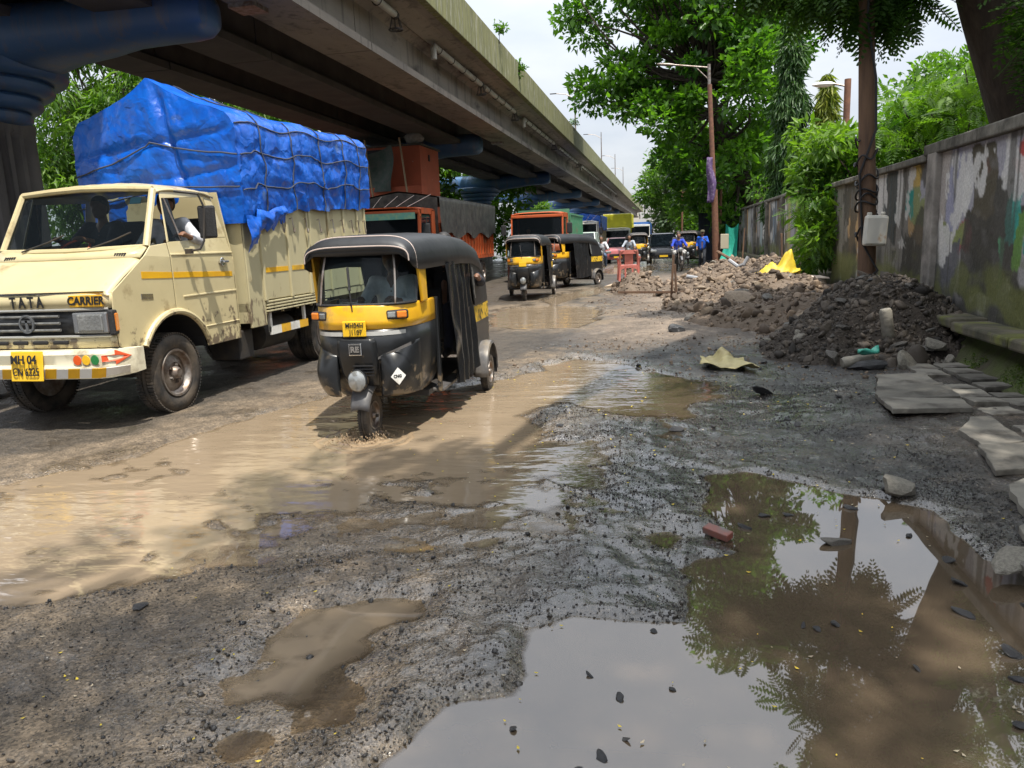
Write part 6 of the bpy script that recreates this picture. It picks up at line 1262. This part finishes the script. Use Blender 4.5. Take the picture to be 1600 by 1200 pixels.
# ================================================================ trees
bark = mat('bark', (.035,.026,.02), .95, c2=(.07,.053,.04), scale=5, stretch=(2,2,.4), bump=.9, bscale=10)
def leaves(name, pos, size, m_, parent, up=.5, droop=0, aspect=.45, out=None, tint=None, sizev=.35):
    """pos (n,3): one folded leaf (two triangles) each"""
    n_ = len(pos); d = rng.normal(size=(n_,3))
    if out is not None: d += out*1.2
    d[:,2] -= droop*3; d /= np.linalg.norm(d,axis=1)[:,None]+1e-9
    nr = rng.normal(size=(n_,3))*.7; nr[:,2] += up*2; s_ = np.cross(d, nr); s_ /= np.linalg.norm(s_,axis=1)[:,None]+1e-9; nn = np.cross(s_, d)
    L_ = size*(1+sizev*rng.normal(size=n_).clip(-1.5,1.5))[:,None]; w_ = L_*aspect
    V = np.stack([pos, pos+d*L_*.45+s_*w_*.5+nn*L_*.06, pos+d*L_-nn*L_*.08, pos+d*L_*.45-s_*w_*.5+nn*L_*.06], 1).reshape(-1,3)
    b = np.arange(n_)*4; F = np.stack([np.stack([b,b+1,b+2],-1), np.stack([b,b+2,b+3],-1)],1).reshape(-1,3)
    t_ = rng.random(n_) if tint is None else np.clip(tint+rng.normal(size=n_)*.22,0,1)
    return np_mesh(name, V, F, m_, parent, {'tint': ('FLOAT','FACE', np.repeat(t_,2))})
def tree(name, label, base, lean, crown_c, crown_r, nclump, per, lsize, lm, trunk_r, clump_r=.8, cat='tree', droop=0, up=.5, aspect=.45, group=None, shell=.55, limbs=True, flat=.7, hole=0, seed=0, fronds=False, trunk_pts=None):
    t_ = thing(name, label, cat, base, 0, group); b = Vector(base); cc = Vector(crown_c)-b; r_ = random.Random(seed+3)
    C = []
    tries = 0
    while len(C) < nclump and tries < nclump*40:
        tries += 1
        v = Vector((r_.gauss(0,1), r_.gauss(0,1), r_.gauss(0,1))).normalized(); q = (shell+(1-shell)*r_.random())**.6 if r_.random() < .8 else r_.random()**.5
        wob = 1+.22*math.sin(v.x*5+seed)+.18*math.sin(v.z*6+v.y*4+seed*2)
        p_ = cc+Vector((v.x*crown_r[0], v.y*crown_r[1], v.z*crown_r[2]))*q*wob
        if all((p_-c_).length > clump_r*.75 for c_ in C): C.append(p_)
    m_ = MB(); top = cc-Vector((0,0,crown_r[2]*.35))
    pts = [Vector(p_) for p_ in trunk_pts] if trunk_pts else [Vector((0,0,-.2)), top*.35+Vector((lean[0]*.3,lean[1]*.3,0)), top*.7+Vector((lean[0]*.5,lean[1]*.5,0)), top]
    rr = [trunk_r*(1.15-.75*i/(len(pts)-1)) for i in range(len(pts))]
    def smoothp(P, n2=6):
        out_ = []
        for i in range(len(P)-1):
            p0, p1, p2, p3 = P[max(i-1,0)], P[i], P[i+1], P[min(i+2,len(P)-1)]
            for j in range(n2): s_ = j/n2; out_.append(.5*((2*p1)+(p2-p0)*s_+(2*p0-5*p1+4*p2-p3)*s_*s_+(3*p1-p0-3*p2+p3)*s_**3))
        return out_+[P[-1]]
    sp = smoothp(pts); rs = list(np.interp(np.linspace(0,len(rr)-1,len(sp)), range(len(rr)), rr)); m_.tube(sp, rs, 14)
    if limbs:
        st = [sp[int(len(sp)*f_)] for f_ in (.45,.6,.75,.9)]+[sp[-1]]
        for i, c_ in enumerate(C):
            s_ = min(st, key=lambda q: (q-c_).length+r_.random()*2); ln = (c_-s_).length; mid = s_.lerp(c_, .5)+Vector((r_.gauss(0,.08),r_.gauss(0,.08),-.06+r_.gauss(0,.05)))*ln
            m_.tube(smoothp([s_, mid, c_], 3), [trunk_r*min(.30,.05+.03*ln), trunk_r*.13, .06*trunk_r+.004, .01][:1]+list(np.linspace(trunk_r*.2, .012, 6)), 5)
    m_.build('trunk', bark, t_, smooth=True, fix=False)
    P, O, T_ = [], [], []
    for i, c_ in enumerate(C):
        k_ = int(per*(.5+r_.random())); v = rng.normal(size=(k_,3)); v /= np.linalg.norm(v,axis=1)[:,None]; q = rng.random(k_)**.45; cr_ = clump_r*(.65+.7*r_.random())
        P.append(np.array(c_)+v*q[:,None]*np.array([cr_,cr_,cr_*flat])); O.append(v); T_.append(np.full(k_, .12+.6*r_.random()) + .15*v[:,2])
    P = np.concatenate(P); O = np.concatenate(O); T_ = np.concatenate(T_)
    if fronds: frond_leaves('crown', P, O, T_, lsize, lm, t_, droop)
    else: leaves('crown', P, lsize, lm, t_, up, droop, aspect, O, T_)
    return t_
def frond_leaves(name, P, O, T_, L_, lm, parent, droop=0, pairs=9):
    """feathery compound leaves: a curved rib with paired leaflets"""
    n_ = len(P); d = O*.9+rng.normal(size=(n_,3))*.6; d[:,2] -= .2+droop; d /= np.linalg.norm(d,axis=1)[:,None]
    s_ = np.cross(d, np.array([0,0,1.0])+rng.normal(size=(n_,3))*.35); s_ /= np.linalg.norm(s_,axis=1)[:,None]; nn = np.cross(s_, d); Ls = L_*(.7+.6*rng.random(n_))[:,None]
    Vs, Ts = [], []
    for i in range(pairs):
        f = (i+.6)/pairs; o_ = P+d*Ls*f-np.array([0,0,1.0])*Ls*.22*f*f; w_ = Ls*.30*math.sin(math.pi*(.18+.75*f))
        for sg in (-1,1):
            tp = o_+s_*sg*w_+d*w_*.35-np.array([0,0,1.0])*w_*.15; wd_ = d*Ls*.052
            Vs.append(np.stack([o_, o_*.5+tp*.5+wd_, tp, o_*.5+tp*.5-wd_],1)); Ts.append(T_)
    V = np.concatenate(Vs).reshape(-1,3); b = np.arange(len(V)//4)*4; T2 = np.clip(np.concatenate(Ts)+rng.normal(size=len(b))*.12,0,1)
    return np_mesh(name, V, np.stack([b,b+1,b+2,b+3],-1), lm, parent, {'tint': ('FLOAT','FACE', T2)})
lf_big = leafmat('broad_leaf', (.03,.09,.012), (.13,.27,.03), .48, .38)
lf_bright = leafmat('bright_leaf', (.04,.11,.012), (.16,.27,.035), .45)
lf_mid = leafmat('mid_leaf', (.04,.10,.015), (.14,.26,.04), .5)
lf_weep = leafmat('weeping_leaf', (.014,.05,.012), (.075,.15,.035), .3, .4)
lf_yel = leafmat('yellowish_leaf', (.08,.13,.02), (.28,.30,.04), .45)
lf_dark = leafmat('feathery_leaf', (.022,.06,.010), (.08,.17,.022), .45)
lf_far = leafmat('far_leaf', (.055,.10,.045), (.14,.22,.075), .4)
# the big broad-leaved tree over the road
tree('broadleaf_tree', 'huge broad-leaved tree spreading over the road behind the rusty lamp post', (6.6,46,0), (-1,0), (2.3,46.8,13.4), (7.2,5.2,9.0), 175, 270, .36, lf_big, .55, clump_r=1.25, aspect=.55, shell=.6, seed=1, flat=.6)
# overhead rain tree: trunk behind the near wall, crown over the camera
def rain_tree():
    t_ = thing('rain_tree', 'thick dark leaning trunk behind the near wall with feathery crown overhead', 'tree', (5.6,12.6,0)); r_ = random.Random(5)
    m_ = MB(); b = Vector((5.6,12.6,0))
    def br(pts, r0, r1): 
        P = [Vector(p_)-b for p_ in pts]; m_.tube(P, list(np.linspace(r0, r1, len(P))), 14); return pts
    br([(5.75,12.6,-.2),(5.5,12.6,1.5),(5.2,12.55,3.0),(4.58,12.45,4.6),(3.9,12.0,6.2),(3.4,11.2,7.4)], .66, .42)
    for pts, r0 in (([(3.4,11.2,7.4),(2.6,9.5,8.6),(1.8,7,9.3),(1.2,4.5,9.6),(.8,2,9.7)], .34), ([(3.4,11.2,7.4),(3.6,9,8.8),(3.6,6,9.8),(3.2,3,10.3)], .3), ([(3.9,12,6.2),(5.5,10,8),(6.5,7,9.5),(6.8,4,10)], .28), ([(4.6,12.45,4.6),(5.5,13.6,6.5),(6.5,15,8.5),(7.5,16.5,10)], .3), ([(3.4,11.2,7.4),(2.9,11.8,8.8),(2.7,12.5,10.2)], .22)):
        br(pts, r0, .06)
    m_.build('trunk', bark, t_, smooth=True)
    C = []
    for (x0,x1,y0,y1,z0,z1,k_) in ((-.2,5.5,-2.4,2.2,8.6,10.6,62),(2.7,7.0,2.2,9.4,8.2,10.6,58),(-.5,6.5,-5.5,-2.4,8.8,10.6,14),(5.5,9.0,12,17,6.5,10,18)):
        for _ in range(k_): C.append((r_.uniform(x0,x1), r_.uniform(y0,y1), r_.uniform(z0,z1), 1))
    # low hanging sprays seen at the top of the view
    for x_, y_, z_ in ((2.05,13,5.55),(1.55,13,5.75),(2.4,12.9,5.35),(2.75,12.5,5.3),(3.1,12.6,5.15),(3.3,12.7,5.0),(1.15,13.2,6.0),(2.9,12.4,4.95),(2.2,12.2,5.4),(4.6,10.6,4.3),(4.75,10.8,3.85),(5.0,11.0,4.4),(4.4,10.4,4.9),(5.2,11,3.5)): C.append((x_,y_,z_-.30,0))
    for x_, y_, z_ in ((3.2,12.4,5.0),(3.3,12.6,5.25),(2.95,12.5,5.3),(3.5,12.5,5.5),(1.7,12.8,5.5),(2.1,12.7,5.25),(1.3,13.1,5.75)): C.append((x_,y_,z_,0))
    for _ in range(16): C.append((r_.uniform(2.3,4.4), r_.uniform(10.6,12.6), r_.uniform(5.75,7.4), 0))
    P, O, T_ = [], [], []
    for x_,y_,z_,big_ in C:
        k_ = 44 if big_ else 60; s_ = 1.0 if big_ else .46; v = rng.normal(size=(k_,3)); v /= np.linalg.norm(v,axis=1)[:,None]
        P.append(np.array([x_,y_,z_])-np.array(b)+v*(rng.random(k_)**.5)[:,None]*s_*np.array([1,1,.5])); O.append(v); T_.append(np.full(k_, .1+.5*r_.random()))
    frond_leaves('crown', np.concatenate(P), np.concatenate(O), np.concatenate(T_), .46, lf_dark, t_, .35, pairs=9)
rain_tree()
# weeping columnar trees
def weeping(label, x, y, h, r_, lm, n_, z0=.3):
    t_ = thing('columnar_tree', label, 'tree', (x,y,0)); MB().tube([(0,0,-.2),(0,0,h*.95)], [.12,.02], 8).build('trunk', bark, t_)
    z = z0+(h-z0)*rng.random(n_)**.9; rad = r_*(1-((z-z0)/(h-z0))**2.2*.85)*(.35+.65*rng.random(n_)**.5)*(1+.25*np.sin(z*3.1)); a_ = rng.uniform(0,6.28,n_)
    P = np.stack([rad*np.cos(a_), rad*np.sin(a_), z],-1); O = np.stack([np.cos(a_),np.sin(a_),-a_*0-.4],-1)
    leaves('crown', P, .34, lm, t_, .1, .75, .17, O*.35, .2+.45*(vnoise(a_*2, z*1.7, 3)))
weeping('tall dark weeping columnar tree behind the far mural wall', 5.0, 34, 10.2, .9, lf_weep, 12000)
weeping('yellowish weeping columnar tree beside the darker weeping one', 6.3, 33.5, 7.6, .75, lf_yel, 5200)
# leafy growth over and behind the walls
tree('leafy_shrub', 'bright leafy shrub spilling over the wall beside the leaning pole', (4.6,18.6,0), (0,0), (4.0,18.6,2.35), (1.25,1.5,1.35), 70, 190, .20, lf_bright, .09, clump_r=.45, cat='shrub', seed=4, droop=.25, aspect=.34, up=.4)
tree('leafy_shrub', 'dark green sprays hanging down the wall left of the leaning pole', (4.3,17.8,0), (0,0), (3.75,17.6,1.75), (.7,.9,.8), 15, 22, .30, lf_mid, .05, clump_r=.34, cat='shrub', fronds=True, seed=6, droop=.5)
tree('leafy_tree', 'low feathery tree showing above the wall right of the leaning pole', (6.6,17.5,0), (0,0), (6.3,17.5,3.4), (2.2,1.7,1.15), 60, 30, .42, lf_bright, .14, clump_r=.5, fronds=True, seed=8)
tree('leafy_tree', 'feathery young tree between the wall and the thick leaning trunk', (6.6,14.5,0), (0,0), (6.4,14.5,3.5), (.9,.9,1.0), 26, 26, .40, lf_bright, .08, clump_r=.4, fronds=True, seed=9)
tree('round_tree', 'rounded green tree far behind the wall right of the leaning pole', (13,36,0), (0,0), (12.6,36,5.6), (3.2,2.5,2.6), 50, 130, .30, lf_mid, .2, clump_r=.9, seed=10)
tree('round_tree', 'wide green tree behind the low feathery tree over the wall', (10,27,0), (0,0), (9.6,27,4.0), (3.4,2.2,1.9), 50, 130, .28, lf_bright, .18, clump_r=.8, seed=11)
tree('round_tree', 'sunny light green tree between lamp post and weeping tree', (6.5,54,0), (0,0), (6.2,54,5.2), (3.6,2.5,3.6), 70, 150, .34, lf_bright, .2, clump_r=1.0, seed=12)
tree('round_tree', 'bushy green tree behind the mural wall left of the weeping tree', (7.8,40,0), (0,0), (6.6,40,3.6), (2.0,2.0,2.2), 40, 130, .28, lf_mid, .16, clump_r=.7, seed=13)
tree('roadside_tree', 'dark roadside tree above the parked black rickshaw', (3.4,66,0), (0,0), (2.6,66,5.6), (4.2,3,3.9), 80, 150, .36, lf_mid, .25, clump_r=1.1, seed=14)
tree('roadside_tree', 'pale roadside tree furthest down the road', (2.2,95,0), (0,0), (1.4,95,6.5), (4.2,3,5.0), 70, 130, .5, lf_far, .25, clump_r=1.4, seed=15)
tree('roadside_tree', 'mid green roadside tree beyond the sheet fence', (4.8,78,0), (0,0), (4.8,78,6.5), (4.5,3,5.5), 80, 130, .42, lf_mid, .25, clump_r=1.3, seed=16)
tree('weeping_tree', 'green drooping-leaved tree seen between the pier and the cream truck', (-24,32,0), (0,0), (-22.5,32,7), (6.5,3,6.5), 190, 300, .36, lf_bright, .3, clump_r=1.2, droop=.5, aspect=.26, seed=17)
tree('weeping_tree', 'shaded tree under the flyover beyond the terracotta shed', (-17,60,0), (0,0), (-16,60,6), (6,4,5.5), 70, 130, .5, lf_mid, .3, clump_r=1.3, seed=18)
tree('round_tree', 'green tree glimpsed beneath the flyover between the piers', (-15.5,44,0), (0,0), (-15,44,4.6), (3.5,2,4.5), 50, 130, .36, lf_bright, .2, clump_r=1.0, seed=19)
tree('small_plant', 'bright green plant on top of the orange and green truck cab', (-5.0,31.5,2.5), (0,0), (-5.0,31.5,2.85), (.5,.3,.22), 9, 60, .12, lf_bright, .015, clump_r=.2, cat='plant', seed=20)
for i, (y_, z_) in enumerate(((26.0,8.2),(29.5,7.75),(47,8.1))):
    tree('small_plant', 'weed sprouting from the mossy parapet of the flyover', (-5.36,y_,z_-.02), (0,0), (-5.33,y_,z_+.22), (.16,.2,.22), 6, 26, .12, lf_mid, .01, clump_r=.12, cat='plant', group='weeds on the parapet', seed=21+i)
tree('weeping_tree', 'tall dense tree filling the gap between flyover and blue tarpaulin', (-23,50,0), (0,0), (-22,50,8), (8,3,7.5), 100, 140, .5, lf_mid, .3, clump_r=1.5, seed=31)
# moss and weeds at the foot of the near wall
n_ = 9000; wy_ = rng.uniform(5.5,10.5,n_); wx_ = 3.40-rng.random(n_)*.40; v_ = (3.42-wx_)/.42
wz_ = .44*(1-v_)**1.4+.06; kp = fbm(wx_*3, wy_*1.6, 3, 77) > .02
tag(leaves('ground_cover', np.stack([wx_,wy_,wz_],-1)[kp], .028, leafmat('moss_leaf', (.03,.06,.008), (.10,.16,.02), .3), None, .8), 'low green moss and weeds on the bank under the wall ledge', 'ground cover', kind='stuff')
# far end of the road: pale buildings
for i, (x_, y_, w_, h_, c_) in enumerate(((-3,260,14,12,(.45,.44,.42)),(6,300,16,16,(.42,.43,.45)),(-14,240,12,9,(.48,.44,.38)))):
    B_ = thing('building', ['pale far building closing the road beyond the flyover','tall grey far building behind the furthest tree','low cream far building beside the flyover end'][i], 'building', (x_,y_,0))
    MB().box((0,0,h_/2), (w_,8,h_)).build('wall', mat('far_wall', c_, .8), B_); MB().box((0,0,h_+.15), (w_+.4,8.4,.3)).build('roof', plaster, B_)
    for a_ in range(int(w_/2.4)):
        for f_ in range(int(h_/3)): MB().box((-w_/2+1.3+a_*2.4,-4.01,1.6+f_*3), (1.2,.06,1.3)).build('window', dark, B_)
